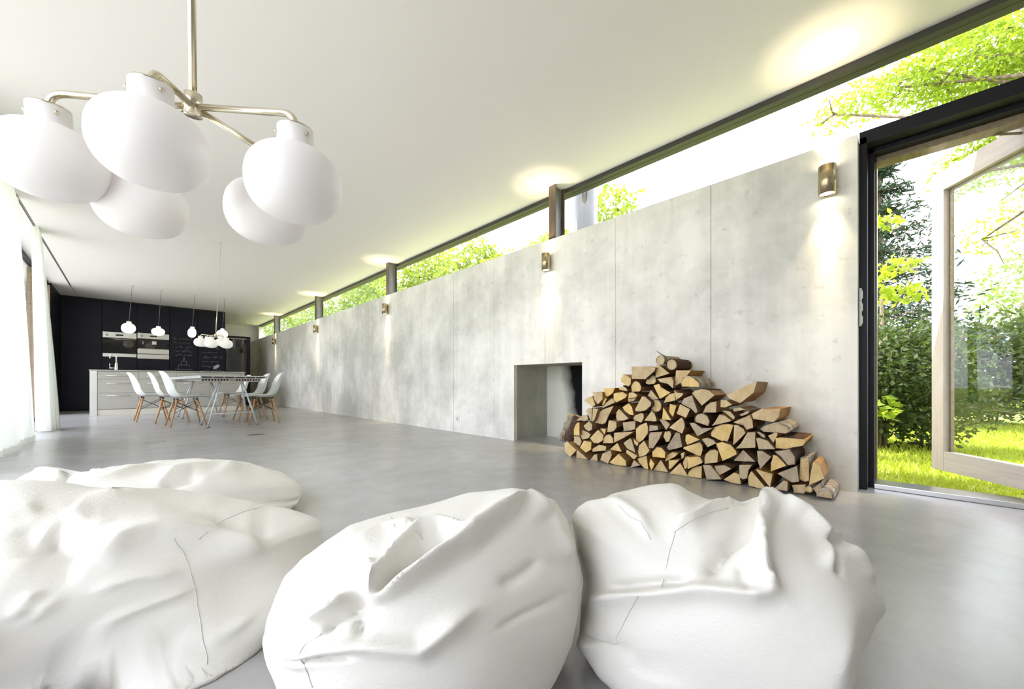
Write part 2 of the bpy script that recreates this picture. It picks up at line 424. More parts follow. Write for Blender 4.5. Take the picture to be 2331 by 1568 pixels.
# steel columns on the wall
names = ['rust brown steel column standing on the wall beside the steel flue pipe', 'second rusty steel column on the wall, counted from the flue pipe',
         'third rusty steel column on the wall, counted from the flue pipe', 'farthest rusty steel column on the wall, near the kitchen']
for y, lb in zip(COLS, names):
    t = thing('steel_column', (3.0, y, ZT), 0, lb, 'column', 'steel columns on the concrete wall')
    h = ZC - ZT
    box('flange', (.008, -.043, 0), (.018, .043, h), 'rust', t)
    box('flange', (.15, -.043, 0), (.16, .043, h), 'rust', t)
    box('web', (.018, -.005, 0), (.15, .005, h), 'web', t)

# ------------------------------------------------------------------ left glazing, curtains
def glazed(name, n0, y0_, y1_, label):
    w = thing(name, (XL, (y0_ + y1_) / 2, 0), 0, label, kind='structure')
    world_child(box('glass_pane', (XL - .004, y0_ + .03, .05), (XL + .004, y1_ - .03, ZC - .05), 'glass'), w)
    world_child(box('sill_rail', (XL - .03, y0_, 0), (XL + .03, y1_, .05), 'dark_frame'), w)
    world_child(box('head_rail', (XL - .03, y0_, ZC - .05), (XL + .03, y1_, ZC), 'dark_frame'), w)
    world_child(box('mullion', (XL - .05, y1_ - .03, .05), (XL + .05, y1_ + .03, ZC - .05), 'bronze_wood'), w)
tag(box('wall_daylight_block', (XL - .1, Y0, 0), (XL + .06, -0.2, ZC), 'plaster'), 'unseen white plaster wall added left of the viewpoint to block daylight', kind='structure')  # out of view, added instead of glazing to cut daylight on the bean bags
ys = [Y0, -0.17, 2.4, 5.0, 7.5, 10.2, 11.8]
for i in range(1, 6):
    glazed('window_%d' % (6 + i), i, ys[i], ys[i + 1], 'tall left garden window, %s from the kitchen' % ['sixth', 'fifth', 'fourth', 'third', 'second', 'nearest'][i])
tag(box('wall_left', (XL - .1, 11.86, 0), (XL + .06, Y1, ZC), 'cabinet'), 'black wall panel left of the kitchen units', kind='structure')

def curtain(label, y0_, y1_, folds, top_amp, bot_amp, xt, xb, seed, y0b=None, y1b=None):
    r = random.Random(seed); nu, nv = folds * 14, 26
    y0b = y0_ if y0b is None else y0b; y1b = y1_ if y1b is None else y1b
    ph = [r.uniform(-.5, .5) for _ in range(folds + 2)]; am = [r.uniform(.7, 1.2) for _ in range(folds + 2)]
    V = []
    for j in range(nv + 1):
        t = j / nv; z = .012 + (ZC - .014) * (1 - t); k = t ** .75
        for i in range(nu + 1):
            u = i / nu; f = u * folds; fi = int(f); w = f - fi
            a = am[fi] * (1 - w) + am[fi + 1] * w; p = ph[fi] * (1 - w) + ph[fi + 1] * w
            s = math.sin(2 * math.pi * f + p * (0.4 + t))
            amp = (top_amp * (1 - k) + bot_amp * k) * a
            x = (xt * (1 - k) + xb * k) + amp * s + .012 * math.sin(5 * f + 3 * t)
            y = (y0_ * (1 - k) + y0b * k) * (1 - u) + (y1_ * (1 - k) + y1b * k) * u + .3 * amp * math.cos(2 * math.pi * f + p)
            V.append((x, y, z))
    Fc = [(j * (nu + 1) + i, j * (nu + 1) + i + 1, (j + 1) * (nu + 1) + i + 1, (j + 1) * (nu + 1) + i) for j in range(nv) for i in range(nu)]
    o = thing('curtain', (-.85, (y0_ + y1_) / 2, 0), 0, label, 'curtain', 'white curtains on the left glazing')
    c = pyobj('fabric', V, Fc, 'curtain', None, True); world_child(c, o)
    hem = [V[nv * (nu + 1) + i] for i in range(nu + 1)]
    HV = [(x, y, z) for x, y, z in hem] + [(x, y, z + .05) for x, y, z in hem]
    hv2 = [(x + .003, y, z - .002) for x, y, z in HV]
    n_ = nu + 1
    hm = pyobj('hem', hv2, [(i, i + 1, n_ + i + 1, n_ + i) for i in range(nu)], 'curtain', None, True); world_child(hm, o)
curtain('nearest white pleated curtain, cut by the left edge of the picture', 4.3, 6.62, 13, .025, .055, -.85, -.80, 3, 4.3, 6.85)
curtain('slim white pleated curtain hanging nearest the kitchen', 7.66, 7.98, 4, .03, .085, -.85, -.775, 5, 7.75, 8.35)

# ------------------------------------------------------------------ garden door
fr = thing('trim_2', (3.15, (DOOR_Y0 + DOOR_Y1) / 2, 0), 0, 'black door frame with brown inner lining beside the concrete wall', kind='structure')
for nm, lo, hi, mt in (
    ('jamb', (3.10, DOOR_Y1 - .036, 0), (3.20, DOOR_Y1 - .001, 2.09), 'dark_frame'),
    ('jamb', (3.20, DOOR_Y1 - .062, 0), (3.27, DOOR_Y1 - .026, 2.09), 'dark_frame'),
    ('jamb_lining', (3.27, DOOR_Y1 - .072, .03), (3.34, DOOR_Y1 - .055, 2.02), 'bronze_wood'),
    ('head', (3.10, NEAR_Y1 - .02, 2.048), (3.20, DOOR_Y1 - .001, 2.125), 'dark_frame'),
    ('head', (3.20, NEAR_Y1 - .02, 2.02), (3.27, DOOR_Y1 - .030, 2.095), 'dark_frame'),
    ('head_lining', (3.27, NEAR_Y1, 1.985), (3.37, DOOR_Y1 - .06, 2.03), 'bronze_wood'),
    ('jamb', (3.10, NEAR_Y1, 0), (3.27, DOOR_Y0 - .04, 2.05), 'dark_frame'),
    ('threshold', (3.17, NEAR_Y1, 0.0), (3.34, DOOR_Y1 - .062, .028), 'alu')):
    world_child(box(nm, lo, hi, mt, None, .003), fr)
sm = thing('window_12', (3.22, -.4, 2.1), 0, 'thin sealed strip under the clerestory over the door', kind='structure')
world_child(box('sill_rail', (3.205, Y0, 2.06), (3.235, DOOR_Y1, 2.10), 'dark_frame'), sm)
# leaf, swung outwards on its far jamb
free = onD(2143, 1066, 2.57); hinge = np.array([3.30, -.545, 0]); free[2] = 0
dvec = hinge - free; dlen = float(np.hypot(dvec[0], dvec[1])); ang = math.atan2(dvec[1], dvec[0])
leaf = thing('door_1', (free[0], free[1], .066), ang, 'open outward swinging glass door with pale limed oak frame', kind='structure')
LH, ST, TH = 1.935, .085, .055
st1 = box('stile', (0, -TH, 0), (ST, 0, LH), 'door_wood', leaf, .002)
box('stile', (dlen - ST, -TH, 0), (dlen, 0, LH), 'door_wood', leaf, .002)
box('rail', (ST + .001, -TH, 0), (dlen - ST - .001, 0, .125), 'door_wood_h', leaf, .002)
box('rail', (ST + .001, -TH, LH - .125), (dlen - ST - .001, 0, LH), 'door_wood_h', leaf, .002)
box('glass_pane', (ST + .002, -TH * .6, .126), (dlen - ST - .002, -TH * .45, LH - .126), 'glass', leaf)
boxes('glazing_bead', [((ST, -TH * .44, .125), (ST + .014, -.006, LH - .125)), ((dlen - ST - .014, -TH * .44, .125), (dlen - ST, -.006, LH - .125)),
                       ((ST + .014, -TH * .44, LH - .139), (dlen - ST - .014, -.006, LH - .125))], 'bronze_wood', leaf)
hd = tube('handle', [(.05, .0, 1.0), (.05, .045, 1.0), (.055, .052, 1.0), (.0, .055, 1.0), (-.05, .055, 1.0)], .008, 'alu', leaf, 8)
lathe('rose', [(.022, 0), (.022, .006), (.0, .007)], 'alu', hd, 16, (.05, 0, 1.0), (0, 1, 0))
sa, sb = onX(2185, 313, 3.36), onD(2325, 303, 2.05)
tag(tube('door_stay', [tuple(sa), tuple((sa + sb) / 2 + np.array([0, 0, .003])), tuple(sb)], .007, 'bronze_wood', None, 8),
    'thin brown stay arm between the door head and the open leaf', 'door stay')
sw = thing('light_switch', (XW + .10, DOOR_Y1 - .002, 1.08), 0, 'tall white light switch on the end of the concrete wall', 'switch')
for dz in (.075, 0, -.075):
    p = box('switch_plate', (-.036, -.011, dz - .036), (.036, 0.0, dz + .036), 'white_plastic', sw, .002)
    box('rocker', (-.02, -.015, dz - .022), (.02, -.011, dz + .022), 'white_plastic', p, .001)
oy = onX(1042, 958, XW)
ou = thing('wall_outlet', (XW, oy[1], oy[2] + .03), 0, 'small white socket low on the concrete wall', 'socket')
pl_ = box('face_plate', (-.008, -.034, -.045), (-.0015, .034, .045), 'white_plastic', ou, .002)
box('socket_slot', (-.0092, -.006, -.02), (-.0079, .006, .02), 'grey_metal', pl_)

# ------------------------------------------------------------------ wall lights
wl = ['bronze up and down wall light beside the garden door', 'bronze wall light above the fireplace', 'third bronze wall light from the garden door',
      'fourth bronze wall light from the garden door', 'farthest bronze wall light, near the kitchen']
for i, (px, lb) in enumerate(zip((1880, 1240, 873, 715, 620), wl)):
    y = float(onX(px + 3, 700, XW - .05)[1])
    t = thing('wall_light', (XW - .052, y, 1.835), 0, lb, 'wall light', 'bronze up and down wall lights')
    bm = bmesh.new()
    prof = [(.036, -.083), (.043, -.083), (.043, .083), (.036, .083)]
    seg = 28
    rows = [[bm.verts.new((r * math.cos(2 * math.pi * k / seg), r * math.sin(2 * math.pi * k / seg), z)) for k in range(seg)] for r, z in prof]
    for a in range(4):
        A, B = rows[a], rows[(a + 1) % 4]
        for k in range(seg): bm.faces.new((A[k], A[(k + 1) % seg], B[(k + 1) % seg], B[k]))
    bmobj('body', bm, 'brass_dark', t, True).data.polygons.foreach_set('use_smooth', [True] * (4 * seg))
    box('bracket', (.040, -.02, -.05), (.0505, .02, .05), 'brass_dark', t)
    lathe('lens', [(0, .0), (.0355, .0), (.0355, .006), (0, .006)], 'lens', t, 20, (0, 0, .070))
    lathe('lens', [(0, .0), (.0355, .0), (.0355, .006), (0, .006)], 'lens', t, 20, (0, 0, -.076))
    for s in (1, -1):
        for en, ang_s in ((16.0, 64), (46.0, 25)):                # wide spill and the narrow core of each reflector
            ld = bpy.data.lights.new('wall_light_beam', 'SPOT')
            ld.energy = en; ld.color = (1.0, .83, .52); ld.spot_size = math.radians(ang_s); ld.spot_blend = 1.0; ld.shadow_soft_size = .022
            lo = bpy.data.objects.new('lamp_bulb', ld); COL.objects.link(lo); lo.parent = t
            lo.location = (0, 0, .088 * s); lo.rotation_euler = (math.pi if s > 0 else 0, 0, 0)

# ------------------------------------------------------------------ kitchen block
KY = 13.24
KX = [-1.098, -0.459, 0.134, 0.733, 1.296, 1.895]
klab = ['blank black tall cabinet at the left end of the kitchen', 'black tall cabinet holding the left oven', 'black tall cabinet holding the coffee machine',
        'black tall cabinet with chalk writing and a drawn cake', 'black tall cabinet with chalk writing and a drawn leaf']
OV = [(float(onY(233, 811, KY)[2]), float(onY(233, 754, KY)[2])), (float(onY(348, 817, KY)[2]), float(onY(348, 759.5, KY)[2]))]
def squiggle(y, x0, x1, z, hgt, r):
    """one line of illegible chalk handwriting on the plane Y = y"""
    out = []; x = x0
    while x < x1 - .03:
        wl_ = min(r.uniform(.05, .14), x1 - x); n_ = int(wl_ / .012) + 2; pts = []
        for i in range(n_):
            u = i / (n_ - 1)
            hh = hgt * (r.choice([.35, .4, .5, 1.0, .45, -.5]) if i % 2 else 0)
            pts.append((x + u * wl_ + .4 * hh, y, z + hh))
        out.append((pts, .0022)); x += wl_ + r.uniform(.02, .05)
    return out
for i in range(5):
    x0, x1 = KX[i], KX[i + 1]
    t = thing('tall_cabinet', ((x0 + x1) / 2, KY, 0), 0, klab[i], 'cabinet', 'black tall kitchen cabinets')
    hw = (x1 - x0) / 2; gap = .006
    box('carcass', (-hw, .022, 0), (hw, .62, ZC - .002), 'cabinet_gap', t)
    if i in (1, 2):
        z0, z1 = OV[i - 1]
        spans = [(.02, .62), (.626, z0 - .006), (z1 + .006, ZC - .05)]
    elif i == 0: spans = [(.02, ZC - .05)]
    else: spans = [(.02, ZC - .30), (ZC - .294, ZC - .05)]
    for a, c in spans: box('door', (-hw + gap, 0, a), (hw - gap, .02, c), 'cabinet', t, .0015)
    if i >= 3:
        r = random.Random(40 + i); S = []; yy = -.0012
        zt = float(onY(420, 770 if i == 3 else 787, KY)[2]) - .03
        zb = float(onY(420, 838, KY)[2])
        xa, xb = -hw + .07, hw - .05
        if i == 3:
            rows = [zt - k * .105 for k in range(5)]; skip = (rows[-1] - .03, rows[-1] - .52)
            rows += [skip[1] - .03 - k * .10 for k in range(3)]
        else: rows = [zt - k * .125 for k in range(9)]
        for k, z in enumerate(rows):
            if z < .9: continue
            S += squiggle(yy, xa + r.uniform(0, .06), xb - r.uniform(0, .12) - (.12 if (i == 4 and k == 4) else 0), z, .045, r)
        box_line = lambda x0_, x1_, z0_, z1_: [([(x0_, yy, z0_), (x1_, yy, z0_), (x1_, yy, z1_), (x0_, yy, z1_), (x0_, yy, z0_)], .003)]
        if i == 3:
            zc = rows[4] - .46
            S += box_line(-.17, .17, zc, zc + .10) + box_line(-.11, .11, zc + .10, zc + .21) + box_line(-.055, .055, zc + .21, zc + .31)
            S += [([(0, yy, zc + .31), (.012, yy, zc + .38), (0, yy, zc + .42), (-.012, yy, zc + .38), (0, yy, zc + .31)], .003)]
        tubes('chalk_writing', S, 'chalk', t, 4)['kind'] = 'stuff'
        if i == 4:
            zc = rows[4]
            pts = [(.10 + .075 * math.cos(a) * .95, zc + .05 * math.sin(a) + .04 * math.cos(a)) for a in np.linspace(0, 2 * math.pi, 14)[:-1]]
            pyobj('chalk_leaf', [(x, -.001, z) for x, z in pts], [tuple(range(13))], 'chalk', t)
# low glass fronted unit at the right of the block
LZ = float(onY(555, 766, KY)[2])
t = thing('glazed_cabinet', (2.19, KY, 0), 0, 'low black cabinet with dark glass door at the right end of the kitchen', 'cabinet')
box('carcass', (-.294, .03, 0), (.29, .62, LZ), 'cabinet_gap', t)
d = box('glass_door', (-.28, .012, .03), (.20, .026, LZ - .06), 'blackglass', t)
boxes('door_frame', [((.20, 0, 0), (.29, .03, LZ)), ((-.294, 0, LZ - .058), (.20, .03, LZ)), ((-.294, 0, 0), (.2, .03, .03))], 'cabinet', t)
box('trim_strip', (-.2, -.002, LZ - .085), (.2, .011, LZ - .06), 'bronze_wood', t)
tag(box('kitchen_core_wall', (KX[0], KY + .625, 0), (1.895, KY + .70, ZC - .002), 'plaster'), 'white back of the black kitchen block', kind='structure')
bpy.data.objects['kitchen_core_wall'].name = 'wall_kitchen'

def appliance(idx, label, name):
    x0, x1 = KX[idx], KX[idx + 1]; z0, z1 = OV[idx - 1]; H = z1 - z0
    t = thing(name, ((x0 + x1) / 2, KY - .012, z0), 0, label, 'oven' if name == 'oven' else 'coffee machine')
    hw = (x1 - x0) / 2 - .010
    p = box('control_panel', (-hw, 0, H - .135), (hw, .03, H), 'steel', t, .002)
    lathe('knob', [(0, 0), (.022, 0), (.022, .02), (0, .022)], 'steel', p, 16, (-hw + .075, -.0005, H - .07), (0, -1, 0))
    box('display', (-.07, -.002, H - .085), (.06, .001, H - .05), 'blackglass', p)
    if name == 'oven':
        box('glass_door', (-hw, .004, .085), (hw, .03, H - .139), 'blackglass', t)
        h_ = tube('handle', [(-hw + .01, -.03, H - .165), (hw - .01, -.03, H - .165)], .011, 'steel', t, 10)
        for s in (-1, 1): tube('handle_post', [(s * (hw - .05), -.03, H - .165), (s * (hw - .05), .008, H - .165)], .007, 'steel', h_, 8)
        box('bottom_strip', (-hw, 0, 0), (hw, .03, .081), 'steel', t, .002)
    else:
        box('niche_back', (-hw, .022, .245), (hw, .03, H - .139), 'blackglass', t)
        sp = box('spout_head', (-.03, -.03, .36), (.05, .02, .44), 'white_plastic', t, .004)
        for dx in (-.01, .03): tube('nozzle', [(dx, -.012, .36), (dx, -.012, .335)], .006, 'black_metal', sp, 8)
        box('steam_valve', (-hw + .09, -.01, .36), (-hw + .10, .02, .43), 'white_plastic', t)
        box('cup_drawer', (-hw, 0, .125), (hw, .03, .241), 'steel', t, .002)
        box('plate_drawer', (-hw, 0, 0), (hw, .03, .112), 'steel', t, .002)
        box('drip_tray', (-hw + .02, -.03, .2415), (hw - .02, .021, .250), 'steel', t, .001)
    return t
appliance(1, 'stainless steel built-in oven left of the coffee machine', 'oven')
cm = appliance(2, 'stainless steel built-in coffee machine right of the oven', 'coffee_machine')
cg = glassmat('clear_carafe_glass', (0.8, 0.84, 0.9), 1.0, .02); M['carafe'] = cg
ca = thing('glass_carafe', (KX[3] - .10, KY - .028, OV[1][0] + .2505), 0, 'small clear glass carafe in the coffee machine niche', 'carafe')
lathe('body', [(.02, 0), (.032, .012), (.034, .05), (.022, .095), (.014, .12), (.017, .135), (.012, .12), (.020, .094), (.031, .05), (.029, .014), (0, .008)], 'carafe', ca, 18)
lathe('stopper', [(0, 0), (.012, .0), (.006, .02), (.012, .035), (0, .045)], 'carafe', ca, 14, (0, 0, .136))

# island
IY, IZ = 10.945, .872
isl = thing('kitchen_island', (.70, IY, 0), 0, 'beige grey kitchen island with drawers and steel end panels', 'kitchen island')
X0i, X1i = -.541 - .7, 1.935 - .7
box('carcass', (X0i + .10, .024, .115), (X1i - .012, .98, IZ - .001), 'island', isl)
box('end_panel', (X0i, -.004, 0), (X0i + .098, 1.0, IZ - .001), 'island_end', isl, .002)
box('end_panel', (X1i - .07, .0, 0), (X1i, 1.0, IZ - .001), 'island', isl, .002)
box('plinth', (X0i + .10, .018, 0), (X1i - .072, .97, .113), 'plinth', isl)
cx = np.linspace(X0i + .102, X1i - .073, 5)
for k in range(4):
    for z0, z1, hz in ((.125, .436, .386), (.440, .712, .632), (.716, .862, .775)):
        dr = box('drawer', (cx[k] + .0025, .002, z0), (cx[k + 1] - .0025, .0225, z1), 'island', isl, .0015)
        mid = (cx[k] + cx[k + 1]) / 2
        hb = tube('handle', [(mid - .165, -.022, hz), (mid + .165, -.022, hz)], .0055, 'steel', dr, 8)
tag(box('worktop', (-.551, IY - .012, IZ), (1.945, IY + 1.02, IZ + .022), 'worktop', None, .002), 'thin steel worktop on the kitchen island', 'worktop')
fp_ = onY(265, 838, IY + .35)
fa = thing('kitchen_faucet', (float(fp_[0]) + .0, IY + .35, IZ + .022), 0, 'chrome gooseneck faucet on the island worktop', 'faucet')
pts = [(0, 0, 0), (0, 0, .26)] + [(-.045 + .045 * math.cos(a), 0, .27 + .055 * math.sin(a)) for a in np.linspace(.0, math.pi, 9)] + [(-.09, 0, .24)]
lathe('base', [(.028, 0), (.028, .02), (.022, .15), (.012, .155)], 'steel', fa, 18)
tube('spout', pts, .012, 'steel', fa, 12)
lv = tube('side_lever', [(-.02, 0, .045), (-.10, 0, .045)], .012, 'steel', fa, 10)
tube('lever_pin', [(-.092, 0, .05), (-.095, 0, .14)], .005, 'steel', lv, 8)
for k, px in enumerate((459, 509)):
    q = onY(px, 846, IY + .5)
    o = thing('hob_knob', (float(q[0]), IY + .5, IZ + .022), 0, 'small white knob on the worktop, %s of two' % ('left' if k == 0 else 'right'), 'knob')
    lathe('dial', [(.03, 0), (.03, .008), (.024, .016), (0, .017)], 'white_plastic', o, 16); lathe('cap', [(.008, .0172), (.008, .02), (0, .0205)], 'grey_metal', o, 10)

# floor boxes
for k, (px, py, lb) in enumerate(((582, 989, 'brass floor socket plate in front of the table'), (355, 1005, 'floor socket plate left, in front of the white chairs'))):
    q = onZ(px, py, 0)
    o = thing('floor_socket', (float(q[0]), float(q[1]), 0), 0, lb, 'floor socket')
    box('plate', (-.085, -.065, 0.0005), (.085, .065, .003), 'grey_metal' if k == 0 else 'floor', o); box('lid', (-.07, -.05, .0031), (.07, .05, .0045), 'grey_metal' if k == 0 else 'floor', o)

# ------------------------------------------------------------------ chairs
def make_chair():
    t = thing('shell_chair', (0, 0, 0))
    # side profile of the one piece shell, front to back (x forward)
    P = [(.262, .412, .17), (.245, .425, .205), (.18, .432, .222), (.08, .422, .228), (-.02, .412, .23), (-.10, .412, .23), (-.155, .432, .228),
         (-.19, .475, .222), (-.212, .53, .215), (-.230, .60, .205), (-.250, .68, .19), (-.272, .745, .165), (-.292, .79, .12), (-.300, .805, .06)]
    nu = 14; V = []
    for k, (x, z, hw) in enumerate(P):
        s = k / (len(P) - 1)
        for i in range(nu + 1):
            u = -1 + 2 * i / nu
            wing = abs(u) ** 2.6
            if k < 6: dz, dx = .040 * wing * (.25 + k / 6), 0
            elif k < 9: dz, dx = .036 * wing, .055 * wing
            else: dz, dx = 0, .075 * wing * (1 - (k - 9) / 7)
            V.append((x + dx, u * hw, z + dz))
    Fc = [(k * (nu + 1) + i, k * (nu + 1) + i + 1, (k + 1) * (nu + 1) + i + 1, (k + 1) * (nu + 1) + i) for k in range(len(P) - 1) for i in range(nu)]
    sh = pyobj('shell', V, Fc, 'white_shell', t, True)
    so = sh.modifiers.new('thick', 'SOLIDIFY'); so.thickness = .012; so.offset = 0
    su = sh.modifiers.new('smooth', 'SUBSURF'); su.levels = su.render_levels = 1
    top = .385; c = {}
    for sx in (1, -1):
        for sy in (1, -1):
            a = Vector((.115 * sx - .005, .13 * sy, top)); b_ = Vector((.205 * sx, .225 * sy, 0.0))
            c[sx, sy] = (a, b_)
            lg = tube('leg', [a, a.lerp(b_, .5), b_], [.0135, .0125, .009], 'leg_wood', t, 10)
            tube('leg_bracket', [a + Vector((0, 0, .03)), a.lerp(b_, .02)], .008, 'black_metal', lg, 6)
    wires = []
    for s in (1, -1):
        for q in ((0, 1), (1, 0)):
            A, B = (c[1, s], c[-1, s]) if q == (0, 1) else (c[s, 1], c[s, -1])
            wires.append(([A[0].lerp(A[1], .06), B[0].lerp(B[1], .48)], .004)); wires.append(([B[0].lerp(B[1], .06), A[0].lerp(A[1], .48)], .004))
    tubes('wire_brace', wires, 'black_metal', t, 6)
    boxes('mount', [((-.115, -.135, .385), (-.10, .135, .402)), ((.095, -.135, .385), (.11, .135, .405))], 'black_metal', t)
    return t
proto = make_chair()
spots = [(.60, 7.50, 4, 'white shell chair on the left side of the table, nearest the viewer'), (.50, 8.36, -3, 'white shell chair in the middle of the left side of the table'),
         (.27, 8.86, 3, 'leftmost white shell chair, pushed away from the table'), (1.50, 7.17, 176, 'white shell chair at the right side of the table, nearest the concrete wall'),
         (1.49, 7.98, 181, 'white shell chair in the middle of the right side of the table'), (1.49, 9.50, 184, 'white shell chair at the far right end of the table')]
for i, (x, y, a, lb) in enumerate(spots):
    o = proto if i == 0 else copy_tree(proto)
    o.location = (x, y, 0); o.rotation_euler = (0, 0, math.radians(a)); tag(o, lb, 'chair', 'white shell chairs around the table')

# ------------------------------------------------------------------ table
tb = thing('dining_table', (1.02, 8.2, 0), math.radians(3), 'long white table on splayed tubular trestle legs', 'table')
TL, TW, TZ = 1.42, .41, .735
box('tabletop', (-TW, -TL, TZ - .010), (TW, TL, TZ + .002), 'white_metal', tb, .002)
ef = box('edge_frame', (-TW + .01, -TL + .008, TZ - .032), (TW - .01, TL - .008, TZ - .0105), 'white_metal', tb)
for k in range(6): box('edge_slot', (-TW + .022 + k * .128, -TL + .0035, TZ - .0285), (-TW + .022 + k * .128 + .116, -TL + .0075, TZ - .0125), 'cabinet_gap', ef)
for s in (-1, 1):
    bmn = box('truss_beam', (s * .20 - .17, -TL + .20, TZ - .082), (s * .20 + .17, -TL + .215, TZ - .0325), 'steel', tb)
    for k in range(9): box('punched_hole', (s * .20 - .155 + k * .0355, -TL + .197, TZ - .068), (s * .20 - .155 + k * .0355 + .02, -TL + .1995, TZ - .044), 'cabinet_gap', bmn)
box('truss_beam', (-.36, TL - .215, TZ - .082), (.36, TL - .20, TZ - .0325), 'steel', tb)
for s in (-1, 1): box('truss_beam', (s * .2 - .012, -TL + .216, TZ - .07), (s * .2 + .012, TL - .216, TZ - .0325), 'steel', tb)
for yy, sg in ((-TL + .27, -1), (TL - .40, 1)):
    for s in (-1, 1):
        for dy, foot in ((-.03, -.13), (.05, .38)):
            lg = tube('leg', [(s * .13, yy + dy, TZ - .07), (s * .30, yy + foot * (1 if sg < 0 else 1), .012)], .0115, 'white_metal', tb, 12)
            lathe('foot', [(.03, .0), (.03, .006), (.012, .014)], 'grey_metal', lg, 12, (s * .30, yy + foot, 0.0))
    tube('stretcher', [(-.255, yy - .105, .19), (.255, yy - .105, .19)], .009, 'white_metal', tb, 8)

# ------------------------------------------------------------------ lamps
def globe_profile(w, asp, neck_r, neck_h):
    """opal shade: flattened globe with a short cylindrical collar, origin at the globe centre"""
    R_ = w / 2; pr = []
    for a in np.linspace(-math.pi / 2, math.pi / 2, 30):
        r = R_ * abs(math.cos(a)) ** .82; z = R_ * asp * math.copysign(abs(math.sin(a)) ** .9, a)
        if a > 0 and r < neck_r: break
        pr.append((max(r, 1e-7) if a > -1.57 else 0.0, z))
    zt = pr[-1][1]
    pr += [(neck_r, zt + .004), (neck_r, zt + neck_h)]
    return pr, zt + neck_h
def chandelier(label, hub, axis, ends, w, asp, glass, rod_top, rod_r, group, cord_from=None):
    hub = Vector(hub); ax = Vector(axis).normalized()
    t = thing('chandelier', tuple(hub), 0, label, 'chandelier', group)
    O = hub
    lathe('hub', [(0, -.022), (.019, -.022), (.019, .03), (.010, .036), (0, .036)], 'brass', t, 20, (0, 0, 0), ax)
    rt = Vector(rod_top) - O
    if cord_from:
        mid = Vector(cord_from) - O
        tube('rod', [ax * .03, mid], rod_r, 'brass', t, 10); tube('cord', [mid, rt], .003, 'white_metal', t, 6)
    else: tube('rod', [ax * .03, rt], rod_r, 'brass', t, 14)
    lathe('ceiling_cup', [(.05, -.001), (.05, -.02), (.01, -.03), (0, -.03)] if not cord_from else [(.012, -.001), (.012, -.006), (0, -.007)], 'brass' if not cord_from else 'white_metal', t, 20, tuple(rt), (0, 0, 1))
    pr, top = globe_profile(w, asp, w * .185, w * .2)
    for e in ends:
        g = Vector(e) - O
        cap = g + ax * (top + .002); drop = w * .17
        up = cap + ax * drop
        d = up; inn = d.normalized() * .016
        c0 = up - (up - inn).normalized() * .035
        arc = [c0.lerp(up, 0) * (1 - u) ** 2 + up * 2 * u * (1 - u) + (up - ax * .035) * u * u for u in (0, .2, .4, .6, .8, 1)]
        ar = tube('arm', [inn] + arc + [cap], rod_r * .92, 'brass', t, 12)
        sh = lathe('shade', pr, glass, t, 40, tuple(g), ax)
        lathe('shade_cap', [(w * .185, 0), (w * .18, .004), (0, .006)], 'brass', sh, 24, tuple(g + ax * (top)), ax)
        for k in range(3):
            q = Vector((0, 0, 1)).rotation_difference(ax) @ Vector((math.cos(k * 2.094 + .9), math.sin(k * 2.094 + .9), 0))
            p0 = g + ax * (top - w * .075) + q * (w * .18)
            lathe('screw', [(0, 0), (w * .022, 0), (w * .022, w * .02), (0, w * .028)], 'brass', sh, 10, tuple(p0), q)
    return t
AX = (-.018, -.085, 1.0)
near = [((116, 369), .93), ((347, 332), .835), ((672, 419), .915), ((324, 468), 1.09), ((610, 484), 1.09)]
ends = [tuple(onD(px, py, d)) for (px, py), d in near]
hubp = onD(440, 243, .985)
axn = Vector(AX).normalized()
top = Vector(hubp) + axn * ((ZC - hubp[2]) / axn.z)
chandelier('large five armed brass chandelier with unlit opal globes in the foreground', hubp, AX, ends, .205, .83, 'opal', top, .0085, 'brass chandeliers')
# the smaller looking one over the table
hb = onD(491, 765, 5.6); tp = onZ(503, 553, ZC)
tp = Vector((float(tp[0]), float(tp[1]), ZC)); hbV = Vector(hb)
ax2 = (tp - hbV).normalized()
e2 = [tuple(onD(px, py, dd)) for px, py, dd in ((456, 779, 5.62), (481, 781.5, 5.40), (515, 783, 5.5), (471, 780, 5.85), (505, 779, 5.85))]
chandelier('five armed brass chandelier hanging over the dining table', hb, tuple(ax2), e2, .152, .82, 'opal_dim', tp, .006, 'brass chandeliers', tuple(hbV.lerp(tp, .30)))
pend = [(301, 640, 292.5, 747, .215, .95, 'round lit opal pendant, leftmost over the kitchen island'), (367, 645, 360, 755, .215, .74, 'flattened lit opal pendant, second from left over the island'),
        (444, 653, 437, 757.5, .150, 1.38, 'tall oval lit opal pendant over the kitchen island'), (512, 658, 505.5, 761, .215, .95, 'round lit opal pendant, rightmost over the island')]
for tx, ty, gx, gy, w, asp, lb in pend:
    PYp = 11.02
    g = onY(gx, gy, PYp); tp = onY(tx, ty, PYp); tp[2] = ZC
    g = Vector(g); tp = Vector(tp); ax = (tp - g).normalized()
    t = thing('pendant_lamp', tuple(g), 0, lb, 'pendant lamp', 'opal pendants over the kitchen island')
    pr, top_ = globe_profile(w, asp, .036, .034)
    sh = lathe('shade', pr, 'opal_lit', t, 32, (0, 0, 0), ax)
    lathe('collar', [(.034, 0), (.034, .004), (.010, .018), (0, .018)], 'grey_metal', t, 20, tuple(ax * (top_ + .0005)), ax)
    tube('cord', [ax * (top_ + .015), tp - g], .0035, 'grey_metal', t, 6)
    lathe('ceiling_cup', [(.03, -.001), (.03, -.015), (0, -.02)], 'white_metal', t, 14, tuple(tp - g), (0, 0, 1))

